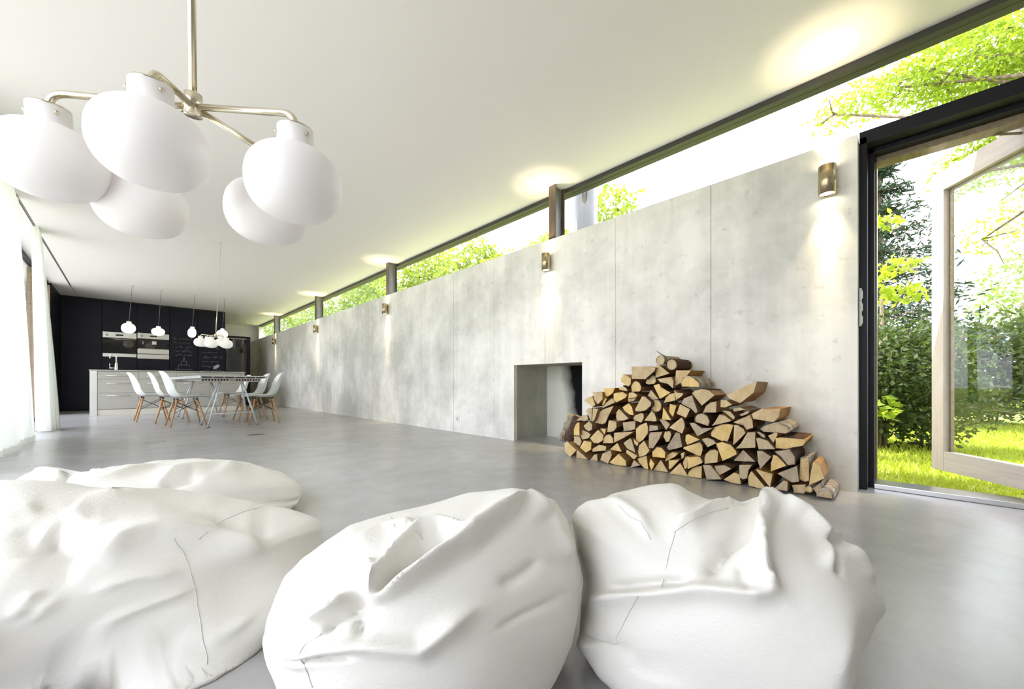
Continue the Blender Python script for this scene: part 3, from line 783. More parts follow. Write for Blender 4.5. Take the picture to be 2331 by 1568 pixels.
# flue pipe outside behind the glass
fl = thing('flue_pipe', (3.95, 2.74, -.02), 0, 'polished steel flue pipe outside, behind the clerestory glass', 'flue pipe')
lathe('pipe', [(.155, 0), (.155, 3.4)], 'mirror_steel', fl, 40)
for z in (1.0, 2.2): lathe('clamp_band', [(.156, 0), (.160, .004), (.160, .036), (.156, .04)], 'steel', fl, 40, (0, 0, z))
lathe('rain_cap', [(.2, 0), (.2, .02), (.02, .12), (0, .12)], 'steel', fl, 32, (0, 0, 3.5))
for k in range(3):
    a = k * 2.094; tube('cap_strut', [(.15 * math.cos(a), .15 * math.sin(a), 3.38), (.15 * math.cos(a), .15 * math.sin(a), 3.515)], .008, 'steel', fl, 6)

# ------------------------------------------------------------------ firewood
PX = 2.675                                            # front of the stack
SRC = {'A': (1260, 790, 5.406), 'B': (1560, 850, 5.228)}
def R_(cx, cy, rx, ry, n=14): return [(cx + rx * math.cos(a), cy + ry * math.sin(a)) for a in np.linspace(0, 2 * math.pi, n + 1)[:-1]]
LOGS = [
 ('A', 'r', R_(1315, 160, 50, 55)), ('A', 'r', R_(1452, 216, 61, 66)),
 ('A', 'g', [(955,240),(1130,235),(1255,250),(1235,300),(1130,395),(960,390)]), ('A', 'w', [(1265,215),(1310,225),(1425,325),(1250,380)]),
 ('A', 'w', [(1180,340),(1215,330),(1245,370),(1262,420),(1240,450),(1160,460),(1132,445),(1145,395)]), ('A', 'g', [(1505,285),(1690,285),(1580,430),(1490,485)]),
 ('A', 'w', [(845,335),(905,350),(950,385),(945,460),(915,485),(870,455),(825,420),(830,380)]), ('A', 'w', [(1010,415),(1055,440),(1080,490),(1060,545),(960,550),(955,490),(975,440)]),
 ('A', 'w', [(1275,390),(1330,385),(1450,365),(1475,420),(1470,510),(1400,450),(1310,430)]), ('A', 'k', [(1600,370),(1650,362),(1720,385),(1785,440),(1790,490),(1590,485),(1575,430)]),
 ('A', 'w', [(608,505),(755,500),(730,560),(665,612),(640,600)]), ('A', 'w', [(805,500),(855,480),(900,510),(910,545),(805,522)]),
 ('A', 'w', [(735,570),(790,560),(850,550),(905,590),(880,625),(770,680),(735,650)]), ('A', 'w', [(370,660),(420,620),(470,600),(510,710),(475,740),(435,700)]),
 ('A', 'g', [(475,550),(600,555),(600,640),(540,705),(500,650)]), ('A', 'w', [(620,600),(650,640),(610,720),(595,715)]), ('A', 'w', [(720,625),(755,680),(590,755),(650,680)]),
 ('A', 'w', [(930,560),(980,555),(1030,590),(1010,618),(915,632),(920,590)]), ('A', 'g', [(910,640),(1020,622),(985,660),(920,675)]), ('A', 'w', [(1195,525),(1290,640),(1165,655),(1160,600)]),
 ('A', 'w', [(1225,470),(1295,450),(1320,490),(1400,540),(1440,560),(1310,638)]), ('A', 'w', [(1480,525),(1510,560),(1590,570),(1580,600),(1505,650)]),
 ('A', 'w', [(1488,565),(1498,655),(1355,685),(1380,620),(1430,575)]), ('A', 'w', [(1085,605),(1130,610),(1200,680),(1195,720),(1130,775),(1065,792),(1010,790),(1000,770)]),
 ('A', 'r', R_(1265, 725, 60, 70)), ('A', 'w', [(925,690),(965,740),(985,840),(930,830),(880,790),(845,740)]), ('A', 'w', [(390,780),(430,748),(475,745),(466,920),(430,850)]),
 ('A', 'w', [(484,752),(545,760),(495,905),(472,920)]), ('A', 'g', [(600,770),(740,720),(680,830),(640,930),(600,950),(505,930),(562,800)]),
 ('A', 'w', [(800,760),(920,880),(860,905),(780,905),(765,860),(775,800)]), ('A', 'w', [(1000,840),(1080,810),(1105,815),(1110,870),(1075,930),(990,900),(980,870)]),
 ('A', 'w', [(1205,785),(1240,820),(1260,870),(1265,915),(1115,905)]), ('A', 'w', [(1350,740),(1445,900),(1330,890)]), ('A', 'w', [(1430,700),(1510,720),(1465,860),(1420,800)]),
 ('A', 'g', [(1600,630),(1700,590),(1775,800),(1745,815),(1690,755),(1570,695)]), ('A', 'w', [(1555,703),(1680,765),(1630,870),(1510,820)]), ('A', 'w', [(278,903),(355,838),(412,832),(425,890),(385,905)]),
 ('A', 'w', [(290,930),(315,925),(315,1083),(247,1088),(245,1010),(262,960)]), ('A', 'w', [(365,970),(435,910),(475,950),(470,1015),(430,1035),(390,1010)]),
 ('A', 'w', [(675,900),(770,920),(770,990),(740,1030),(700,1045),(655,1045)]), ('A', 'g', [(850,925),(1005,910),(1005,1005),(960,1025),(860,1030)]),
 ('A', 'w', [(1140,925),(1165,990),(1160,1060),(1100,1140),(1060,1170),(1015,1170),(1010,1010),(1060,960)]), ('A', 'g', [(1180,960),(1280,970),(1285,1020),(1172,1036)]),
 ('A', 'g', [(1300,890),(1360,890),(1430,950),(1385,1020)]), ('A', 'g', [(1570,865),(1600,900),(1612,945),(1610,985),(1580,1065),(1420,990)]),
 ('A', 'w', [(325,1010),(420,1045),(455,1075),(430,1120),(350,1138),(325,1080)]), ('A', 'w', [(545,1015),(610,1085),(600,1150),(550,1183),(490,1180),(445,1120)]),
 ('A', 'w', [(572,1000),(640,1010),(635,1050),(620,1076)]), ('A', 'w', [(650,1080),(690,1075),(730,1120),(733,1183),(605,1183),(612,1125)]), ('A', 'g', [(740,1055),(985,1040),(870,1110),(742,1178)]),
 ('A', 'g', [(1170,1048),(1340,1042),(1300,1130),(1225,1245),(1170,1245)]), ('A', 'w', [(1370,1040),(1430,1035),(1445,1080),(1420,1160),(1385,1170),(1350,1100)]),
 ('A', 'g', [(1500,1050),(1550,1060),(1580,1230),(1420,1270),(1390,1240)]), ('A', 'w', [(247,1098),(322,1102),(342,1160),(320,1220),(247,1170)]),
 ('A', 'w', [(130,1175),(175,1165),(280,1270),(200,1370),(140,1290)]), ('A', 'w', [(370,1150),(465,1170),(460,1260),(390,1300),(322,1235),(345,1200)]), ('A', 'g', [(282,1255),(420,1380),(400,1400),(280,1380)]),
 ('A', 'w', [(480,1250),(560,1200),(650,1220),(640,1270),(510,1285),(475,1285)]), ('A', 'w', [(785,1175),(835,1290),(690,1260)]), ('A', 'w', [(940,1120),(965,1150),(1005,1300),(900,1245),(860,1180)]),
 ('A', 'w', [(980,1130),(1040,1180),(1030,1220),(990,1190)]), ('A', 'w', [(1110,1150),(1180,1275),(1130,1330),(1050,1355),(1035,1290),(1050,1210)]),
 ('A', 'w', [(1270,1230),(1330,1240),(1370,1290),(1370,1365),(1215,1350),(1215,1290)]), ('A', 'w', [(500,1320),(535,1320),(540,1420),(450,1390)]), ('A', 'g', [(600,1310),(700,1270),(715,1330),(670,1440),(570,1390)]),
 ('A', 'w', [(800,1310),(890,1400),(890,1465),(760,1475),(685,1420)]), ('A', 'w', [(900,1262),(1030,1340),(985,1385),(890,1300)]), ('A', 'g', [(945,1480),(985,1390),(1060,1455),(955,1490)]),
 ('A', 'w', [(1030,1370),(1140,1335),(1165,1525),(1120,1510),(1060,1440)]), ('A', 'w', [(1190,1370),(1240,1440),(1200,1520),(1175,1440)]), ('A', 'w', [(1320,1385),(1410,1540),(1225,1530)]),
 ('A', 'w', [(1410,1320),(1460,1290),(1530,1310),(1490,1350),(1370,1410),(1385,1350)]), ('A', 'w', [(1412,1395),(1548,1385),(1440,1500),(1415,1500)]), ('A', 'w', [(1555,1425),(1640,1567),(1655,1590),(1640,1605),(1420,1562)]),
 ('A', 'w', [(1615,1290),(1600,1358),(1572,1378),(1565,1310)]), ('A', 'w', [(1620,1350),(1662,1342),(1640,1490),(1612,1500),(1592,1420)]), ('A', 'w', [(1682,1370),(1800,1352),(1835,1420),(1740,1450),(1660,1500)]),
 ('A', 'w', [(1600,1230),(1800,1170),(1828,1210),(1830,1270),(1810,1345),(1760,1330),(1590,1250)]), ('A', 'w', [(1625,1080),(1660,1072),(1800,1140),(1640,1205),(1620,1150)]),
 ('B', 'w', [(75,235),(120,200),(190,185),(270,195),(345,260),(195,385)]), ('B', 'w', [(485,260),(700,155),(855,92),(812,228),(650,355),(545,310)]), ('B', 'w', [(420,320),(480,312),(556,370),(470,405),(415,400)]),
 ('B', 'g', [(370,330),(365,465),(210,465),(240,390),(300,345)]), ('B', 'r', [(115,540),(125,505),(155,485),(210,475),(260,510),(285,570),(270,625),(120,575)]), ('B', 'g', [(405,485),(470,505),(550,565),(310,625),(360,560)]),
 ('B', 'w', [(440,440),(530,450),(590,520),(575,550),(520,510)]), ('B', 'g', [(565,420),(640,405),(715,430),(580,455)]), ('B', 'g', [(640,490),(760,440),(745,476),(670,508)]),
 ('B', 'g', [(565,582),(765,492),(798,560),(803,650),(725,670),(690,620)]), ('B', 'g', [(785,480),(900,420),(1130,420),(1110,520),(1050,580),(805,540)]), ('B', 'g', [(45,590),(110,590),(180,640),(200,660),(325,650),(140,750)]),
 ('B', 'w', [(310,690),(350,640),(430,605),(510,600),(572,612),(500,815),(420,800),(305,745)]), ('B', 'g', [(580,612),(620,615),(690,660),(715,710),(565,860)]),
 ('B', 'b', [(900,660),(960,620),(1090,590),(1220,640),(1240,680),(1190,715),(1060,700),(940,690)]), ('B', 'w', [(850,700),(880,695),(940,730),(955,780),(900,750)]), ('B', 'g', [(980,740),(1075,700),(1100,720),(1045,830)]),
 ('B', 'w', [(1072,770),(1140,760),(1400,780),(1435,800),(1400,860),(1270,880),(1230,900),(1072,888)]), ('B', 'w', [(195,780),(260,765),(330,790),(365,830),(260,880),(235,840)]),
 ('B', 'w', [(362,832),(440,815),(540,850),(600,920),(608,965),(440,1045)]), ('B', 'w', [(740,700),(830,700),(833,885),(600,893),(660,830)]), ('B', 'w', [(838,770),(890,770),(980,800),(1068,903),(872,903)]),
 ('B', 'w', [(240,960),(290,915),(350,905),(390,930),(380,1060),(225,1075),(225,1010)]), ('B', 'g', [(685,908),(832,1052),(572,1040)]), ('B', 'g', [(852,922),(920,925),(1022,995),(890,1138),(862,1050)]),
 ('B', 'w', [(1045,970),(1090,980),(1160,1050),(1203,1098),(1012,1168),(1017,1080)]), ('B', 'b', [(1060,930),(1240,900),(1300,990),(1300,1080),(1218,1092),(1135,990)]),
 ('B', 'w', [(20,1000),(150,990),(200,1066),(25,1138),(30,1060)]), ('B', 'w', [(25,1235),(40,1170),(90,1120),(150,1102),(193,1102),(193,1250)]), ('B', 'g', [(207,1087),(300,1092),(398,1220),(430,1262),(250,1265)]),
 ('B', 'g', [(345,1100),(470,1092),(548,1135),(402,1213),(362,1160)]), ('B', 'w', [(642,1088),(793,1088),(750,1150),(735,1240),(690,1262),(642,1240)]), ('B', 'w', [(452,1263),(580,1178),(638,1202),(663,1318),(560,1308)]),
 ('B', 'w', [(785,1160),(978,1385),(860,1362),(750,1335),(740,1230)]), ('B', 'g', [(830,1138),(1038,1197),(1008,1358)]), ('B', 'g', [(1092,1190),(1330,1098),(1353,1288),(1270,1298)]),
 ('B', 'g', [(1052,1375),(1170,1272),(1218,1292),(1213,1403)]), ('B', 'g', [(1262,1327),(1433,1322),(1418,1430),(1290,1420),(1282,1370)]), ('B', 'b', [(1372,1010),(1465,1002),(1472,1270),(1420,1293),(1362,1250)]),
 ('B', 'w', [(1520,1052),(1598,1090),(1656,1250),(1468,1333),(1492,1180)]), ('B', 'r', R_(1470, 1382, 38, 36, 10)), ('B', 'b', [(1528,1370),(1600,1312),(1618,1388),(1572,1438)]),
 ('B', 'k', [(1577,1463),(1580,1415),(1605,1390),(1640,1380),(1700,1390),(1738,1425),(1750,1493)]),
]
def poly_area(p): return .5 * sum(p[i][0] * p[(i + 1) % len(p)][1] - p[(i + 1) % len(p)][0] * p[i][1] for i in range(len(p)))
log_info = []
for li, (src, tone, pts) in enumerate(LOGS):
    ox, oy_, sc = SRC[src]; r = random.Random(100 + li)
    fx = PX + r.uniform(-.022, .03)
    P = [onX(ox + x / sc, oy_ + y / sc, fx) for x, y in pts]
    P = [(float(p[1]), max(float(p[2]), .002)) for p in P]
    if poly_area(P) < 0: P = P[::-1]
    n_ = len(P); cy = sum(p[0] for p in P) / n_; cz = sum(p[1] for p in P) / n_
    P = [(cy + (y - cy) * .985, cz + (z - cz) * .985) for y, z in P]
    # which edges are curved outer surface (bark): both ends blunt
    def ang_(i):
        a = np.subtract(P[i - 1], P[i]); b_ = np.subtract(P[(i + 1) % n_], P[i])
        return math.degrees(math.acos(max(-1, min(1, a @ b_ / (np.linalg.norm(a) * np.linalg.norm(b_) + 1e-9)))))
    blunt = [ang_(i) > 124 for i in range(n_)]
    barkE = [tone in 'rb' or (blunt[i] and blunt[(i + 1) % n_]) or (tone == 'k' and (blunt[i] or blunt[(i + 1) % n_])) for i in range(n_)]
    L = min(r.uniform(.27, .315), XW - .006 - fx); bx = fx + L
    o = thing('split_log', (fx, cy, max(min(z for _, z in P), 0)), 0)
    oz = o.location.z
    sy, sz = r.uniform(-.006, .006), r.uniform(-.002, .006)
    F0 = [(0.0, y - cy, z - oz) for y, z in P]
    rough = [(r.uniform(0, .006), 0, 0) for _ in P]
    F0 = [(a[0] + b_[0], a[1], a[2]) for a, b_ in zip(F0, rough)]
    Mid = [(L * .5, (y - cy) * r.uniform(.95, 1.0) + sy * .5, max((z - cz) * r.uniform(.95, 1.0) + cz - oz + sz * .5, .0)) for y, z in P]
    Bk = [(L, (y - cy) * .95 + sy, max((z - cz) * .95 + cz - oz + sz, .0)) for y, z in P]
    V = F0 + Mid + Bk + [(r.uniform(-.002, .004), 0.0, cz - oz), (L, sy, cz - oz + sz)]
    Fc, mi = [], []
    for i in range(n_):
        j = (i + 1) % n_
        Fc += [(i, n_ + i, n_ + j, j), (n_ + i, 2 * n_ + i, 2 * n_ + j, n_ + j)]; mi += [1, 1]
        Fc += [(i, j, 3 * n_), (2 * n_ + j, 2 * n_ + i, 3 * n_ + 1)]; mi += [0, 0]
    pyobj('wood', V, Fc, ['endgrain_grey' if tone in 'gb' else 'endgrain', 'splitwood'], o, False, mi)
    birch = tone == 'k' or (tone in 'rb' and r.random() < .6)
    if any(barkE):
        th_ = r.uniform(.004, .007); BV, BF = [], []
        for i in range(n_):
            if not barkE[i]: continue
            j = (i + 1) % n_
            def off(q, k):
                # push outwards from the log axis
                dy, dz = q[1] - 0, q[2] - (cz - oz); ll = math.hypot(dy, dz) + 1e-9
                return (q[0] + k[1], q[1] + dy / ll * k[0], max(q[2] + dz / ll * k[0], .0))
            s_ = len(BV)
            for ring, ex in ((F0, -.003), (Mid, 0), (Bk, .001)):
                for q in (ring[i], ring[j]): BV += [off(q, (.0005, ex)), off(q, (th_, ex))]
            for a in (0, 4):
                BF += [(s_ + a + 1, s_ + a + 3, s_ + a + 7, s_ + a + 5)]
                BF += [(s_ + a, s_ + a + 1, s_ + a + 5, s_ + a + 4), (s_ + a + 2, s_ + a + 6, s_ + a + 7, s_ + a + 3)]
            BF += [(s_, s_ + 2, s_ + 3, s_ + 1), (s_ + 8, s_ + 9, s_ + 11, s_ + 10)]
        pyobj('bark', BV, BF, 'birch_bark' if birch else 'bark', o)
    ys_ = [p[0] for p in P]; zs_ = [p[1] for p in P]
    shp = {'r': 'round', 'b': 'bark covered', 'k': 'half round birch'}.get(tone)
    if shp is None: shp = {3: 'triangular', 4: 'four sided'}.get(n_, 'wedge shaped' if any(barkE) else 'blocky')
    log_info.append([o, cy, cz, shp, tone, abs(poly_area(P)), any(barkE), max(ys_) - min(ys_), max(zs_) - min(zs_)])
# rows from the floor up, then rank from the fireplace end
log_info.sort(key=lambda q: q[2]); rows = []; per = [24, 22, 20, 17, 15, 11, 8, 5]
i0 = 0
for k in per:
    if i0 < len(log_info): rows.append(sorted(log_info[i0:i0 + k], key=lambda q: -q[1])); i0 += k
if i0 < len(log_info): rows[-1] = sorted(rows[-1] + log_info[i0:], key=lambda q: -q[1])
ordw = ['first', 'second', 'third', 'fourth', 'fifth', 'sixth', 'seventh', 'eighth', 'ninth', 'tenth', 'eleventh', 'twelfth', 'thirteenth', 'fourteenth', 'fifteenth',
        'sixteenth', 'seventeenth', 'eighteenth', 'nineteenth', 'twentieth', 'twenty-first', 'twenty-second', 'twenty-third', 'twenty-fourth', 'twenty-fifth', 'twenty-sixth', 'twenty-seventh', 'twenty-eighth']
rname = ['bottom layer', 'second layer up', 'third layer up', 'fourth layer up', 'fifth layer up', 'sixth layer up', 'seventh layer up', 'top layer']
for k, row in enumerate(rows):
    nlast = len(row)
    for j, (o, cy, cz, shp, tone, ar, bk, wy, wz) in enumerate(row):
        size = 'large' if ar > .011 else ('small' if ar < .0042 else 'medium')
        col_ = 'greyed' if tone in 'gb' else 'pale yellow'
        nm = 'rightmost' if j == nlast - 1 else (ordw[j] + ' from left')
        if j == 0: nm = 'leftmost'
        tag(o, '%s %s %s log, %s in the woodpile\'s %s' % (size, col_, shp, nm, rname[k]), 'log', 'split logs in the woodpile')
# two birch logs leaning at the left end of the pile
for k, (a, b_, rad, lb) in enumerate((((1279, 1003), (1301, 945), .036, 'white and black birch log leaning at the left end of the woodpile'),
                                      ((1295, 1003), (1318, 948), .044, 'mossy grey log leaning between the birch log and the woodpile'))):
    A = Vector(onX(a[0], a[1], 2.86 - .02 * k)); B = Vector(onX(b_[0], b_[1], 2.90 - .02 * k)); A.z = max(A.z, rad * .5)
    t = thing('leaning_log', tuple(A), 0, lb, 'log', 'logs leaning at the left end of the woodpile')
    n_ = 6; pts = [(B - A) * (i / n_) + Vector((0, .004 * math.sin(i * 2.1), 0)) for i in range(n_ + 1)]
    tube('bark', pts, [rad * (1 + .06 * math.sin(i * 1.7)) for i in range(n_ + 1)], 'birch_bark' if k == 0 else 'bark', t, 14)
    ax = (B - A).normalized()
    lathe('cut_end', [(rad * .86, 0), (rad * .86, .004), (0, .005)], 'endgrain', t, 14, tuple(B - A), ax)
tw = onX(1520, 812, 2.8)
tag(tube('twig', [tuple(onX(1495, 799, 2.76)), tuple(onX(1505, 806, 2.78)), tuple(onX(1518, 812, 2.80)), tuple(onX(1535, 815, 2.86))], [.002, .003, .004, .003], 'bark', None, 6),
    'thin bent twig on the very top of the woodpile', 'twig')

# ------------------------------------------------------------------ bean bags
def poly_radius(poly, c, ang):
    """distance from c to the outline in each direction"""
    P = np.array(poly, float) - c; Q = np.roll(P, -1, 0); out = np.zeros(len(ang))
    for k, a in enumerate(ang):
        d = np.array([math.cos(a), math.sin(a)]); best = 0
        for p, q in zip(P, Q):
            e = q - p; den = d[0] * e[1] - d[1] * e[0]
            if abs(den) < 1e-9: continue
            t = (p[0] * e[1] - p[1] * e[0]) / den; s = (p[0] * d[1] - p[1] * d[0]) / den
            if -1e-6 <= s <= 1 + 1e-6 and t > best: best = t
        out[k] = best
    return out
def vnormals(V, F):
    N = np.zeros_like(V); n = np.cross(V[F[:, 2]] - V[F[:, 0]], V[F[:, 3]] - V[F[:, 1]])
    for k in range(4): np.add.at(N, F[:, k], n)
    return N / (np.linalg.norm(N, axis=1, keepdims=True) + 1e-12)
def smooth_grid(A, nu, nv, it):
    """relax the displacement field on the (nv+1) x nu grid"""
    G = A.reshape(nv + 1, nu, -1)
    for _ in range(it):
        G = .5 * G + .125 * (np.roll(G, 1, 1) + np.roll(G, -1, 1) + np.concatenate([G[:1], G[:-1]]) + np.concatenate([G[1:], G[-1:]]))
    return G.reshape(A.shape)
def beanbag(label, cpx, depth, a, b_, H, outline, ridges, seams, crop, nu=240, nv=150, bumps=()):
    cx0, cy0, cs = crop
    C0 = onD(cpx, HORIZON, depth)
    fd = np.array([C0[0], C0[1], 0.0]); fd /= np.linalg.norm(fd); rd = np.array([fd[1], -fd[0], 0])
    u = np.linspace(0, 2 * math.pi, nu, endpoint=False); v = np.linspace(-math.pi / 2, math.pi / 2, nv + 1)
    UU, VV = np.meshgrid(u, v)
    rad = np.abs(np.cos(VV)) ** .72; zc = H * .40
    s = np.sin(VV); Z = np.where(s > 0, zc + (H - zc) * np.abs(s) ** .95, zc - zc * np.abs(s) ** .55)
    V = (C0 * [1, 1, 0])[None, None] + (a * rad * np.cos(UU))[..., None] * rd + (b_ * rad * np.sin(UU))[..., None] * fd + Z[..., None] * Uv
    V = V.reshape(-1, 3)
    idx = np.arange((nv + 1) * nu).reshape(nv + 1, nu)
    F = np.stack([idx[:-1], np.roll(idx, -1, 1)[:-1], np.roll(idx, -1, 1)[1:], idx[1:]], -1).reshape(-1, 4)
    oc = np.array(outline, float); c = (oc.min(0) + oc.max(0)) / 2
    nb = 144; angs = (np.arange(nb) + .5) / nb * 2 * math.pi - math.pi
    tgt = poly_radius(outline, c, angs)
    for it in range(9):
        x, y, z = project(V)
        dx, dy = x - c[0], y - c[1]; rr = np.hypot(dx, dy); an = np.arctan2(dy, dx)
        bi = np.clip(((an + math.pi) / (2 * math.pi) * nb).astype(int), 0, nb - 1)
        cur = np.zeros(nb); np.maximum.at(cur, bi, rr)
        cur = np.where(cur < 1, np.max(cur), cur)
        sc = tgt / cur; sc = (np.roll(sc, 1) + 2 * sc + np.roll(sc, -1)) / 4
        f = (an + math.pi) / (2 * math.pi) * nb - .5; i0 = np.floor(f).astype(int); w = f - i0
        sv = sc[i0 % nb] * (1 - w) + sc[(i0 + 1) % nb] * w; cv = cur[i0 % nb] * (1 - w) + cur[(i0 + 1) % nb] * w
        q = np.clip((rr / cv - .25) / .75, 0, 1); q = q * q * (3 - 2 * q)
        k = 1 + (sv - 1) * q
        nx, ny = c[0] + dx * k, c[1] + dy * k
        NV = CAM + z[:, None] * (Fv + ((nx - IW / 2) / FPX)[:, None] * Rv + ((HORIZON - ny) / FPX)[:, None] * Uv)
        D = smooth_grid(NV - V, nu, nv, 2)
        V = V + D; V[:, 2] = np.maximum(V[:, 2], .001)
    # folds pressed into the leather
    N = vnormals(V, F); toc = CAM - V; toc /= np.linalg.norm(toc, axis=1, keepdims=True)
    if (N * (V - V.mean(0))).sum() < 0: N = -N
    facing = np.clip((N * toc).sum(1) / .22, 0, 1)
    x, y, z = project(V); disp = np.zeros(len(V))
    for poly, wa, wb_, amp in ridges:
        P = np.array([(cx0 + p[0] / cs, cy0 + p[1] / cs) for p in poly], float)
        seg = np.r_[0, np.cumsum(np.hypot(*np.diff(P, axis=0).T))]; tot = seg[-1]
        bd = np.full(len(V), 1e9); bs = np.zeros(len(V)); bt = np.zeros(len(V))
        for i in range(len(P) - 1):
            e = P[i + 1] - P[i]; L = np.hypot(*e); t = np.clip(((x - P[i, 0]) * e[0] + (y - P[i, 1]) * e[1]) / L ** 2, 0, 1)
            qx, qy = x - P[i, 0] - t * e[0], y - P[i, 1] - t * e[1]; d = np.hypot(qx, qy)
            sel = d < bd; bd[sel] = d[sel]; bs[sel] = (e[0] * qy - e[1] * qx)[sel]; bt[sel] = ((seg[i] + t * L) / tot)[sel]
        w = np.where(bs > 0, wa, wb_)
        disp += 1.55 * amp * np.exp(-(bd / (w * .85)) ** 1.4) * np.clip(np.sin(np.pi * np.clip(bt, .02, .98)) * 2.2, 0, 1)
    for bx, by, br, amp in bumps:
        d = np.hypot(x - cx0 - bx / cs, y - cy0 - by / cs); disp += amp * np.exp(-(d / br) ** 2)
    # loose wrinkles all over, finer near the floor
    wr = np.zeros(len(V)); rs = np.random.default_rng(int(cpx))
    for k in range(16):
        dvec = rs.normal(size=3) * [1, 1, 1.6]; dvec /= np.linalg.norm(dvec); fr = rs.uniform(9, 30)
        wr += np.sin(V @ dvec * fr + rs.uniform(0, 6) + 1.6 * np.sin(V @ rs.normal(size=3) * 7)) * (2.2 / fr)
    disp = disp * facing + wr * .012
    V = V + N * smooth_grid(disp[:, None], nu, nv, 1)
    V[:, 2] = np.maximum(V[:, 2], .001)
    lo = V.min(0); org = (float(C0[0]), float(C0[1]), 0.0)
    t = thing('bean_bag', org, 0, label, 'bean bag', 'white leather bean bags')
    me = bpy.data.meshes.new('cover'); me.from_pydata((V - org).tolist(), [], F.tolist()); me.shade_smooth()
    link(bpy.data.objects.new('cover', me), t, 'leather')
    x, y, z = project(V); N = vnormals(V, F)
    if (N * (V - V.mean(0))).sum() < 0: N = -N
    front = (N * (CAM - V)).sum(1) > 0
    for poly in seams:
        P = [np.array((cx0 + p[0] / cs, cy0 + p[1] / cs)) for p in poly]; pts = []
        for i in range(len(P) - 1):
            for s in np.linspace(0, 1, 8, endpoint=i == len(P) - 2):
                q = P[i] * (1 - s) + P[i + 1] * s
                d = np.where(front, np.hypot(x - q[0], y - q[1]), 1e9); ii = np.argsort(d)[:4]
                w = 1 / (d[ii] + .3); w /= w.sum(); pts.append(tuple((V[ii] * w[:, None]).sum(0) - np.array(org) + N[ii[0]] * .0002))
        if len(pts) > 2:
            pts = [pts[0]] + [tuple((np.array(pts[i - 1]) + 2 * np.array(pts[i]) + np.array(pts[i + 1])) / 4) for i in range(1, len(pts) - 1)] + [pts[-1]]
            tube('seam', pts, .0011, 'seam', t, 5)
    return t
beanbag('white leather bean bag lying flat behind the others, nearest the curtains', 370, 1.72, .62, .36, .31,
        [(690,1110),(688,1130),(680,1152),(640,1180),(450,1215),(150,1210),(10,1160),(36,1090),(80,1066),(120,1057),(148,1064),(157,1077),(200,1068),(350,1050),(450,1042),(560,1049),(630,1068),(675,1088)],
        [([(1030,215),(1100,160),(1240,125),(1400,110),(1580,120)], 9, 16, .022), ([(1060,245),(1150,225),(1300,180)], 10, 14, -.02), ([(540,245),(760,190),(1010,95)], 6, 14, .016),
         ([(400,240),(600,180),(900,100)], 6, 12, .012), ([(420,130),(450,170),(400,240)], 9, 6, -.03), ([(1975,325),(1850,345),(1700,350)], 4, 4, -.012)],
        [[(1970,325),(1860,338),(1750,345)]], (0, 1020, 2.861), 220, 120, bumps=((390, 150, 12, .02),))
beanbag('large white leather bean bag cut by the left edge of the picture', 250, 1.03, .50, .36, .34,
        [(742,1205),(736,1180),(690,1155),(600,1146),(480,1126),(250,1107),(100,1094),(0,1088),(-100,1092),(-230,1150),(-300,1300),(-270,1470),(-130,1600),(100,1660),(320,1630),(480,1556),(580,1492),(655,1425),(712,1340),(738,1270),(744,1230)],
        [([(560,730),(700,660),(840,610),(1000,582),(1150,588),(1400,608),(1650,632),(1800,605)], 26, 50, .030), ([(300,560),(420,640),(560,690)], 60, 50, -.022), ([(1350,520),(1600,560),(1780,540)], 24, 20, -.018),
         ([(430,390),(520,480),(600,600)], 34, 40, .007), ([(0,480),(60,420),(150,390),(260,400)], 20, 34, .008), ([(150,500),(200,620),(220,720)], 40, 40, -.010),
         ([(560,310),(900,300),(1250,290),(1500,325),(1750,372)], 8, 12, .012), ([(500,1290),(800,1090),(1150,960),(1280,900)], 9, 15, .007), ([(850,1420),(1050,1290),(1250,1180)], 10, 16, -.010),
         ([(100,1110),(180,1010),(250,930)], 9, 12, .010), ([(230,1130),(310,1040),(380,960)], 9, 12, .009), ([(1330,1260),(1500,1200),(1650,1100)], 9, 12, .007), ([(600,940),(850,860),(1180,810)], 10, 18, .006)],
        [[(1130,590),(1200,700),(1270,930),(1310,1180),(1350,1400)], [(1290,590),(1450,470),(1600,410),(1750,370)]], (0, 1020, 2.861), 260, 150)
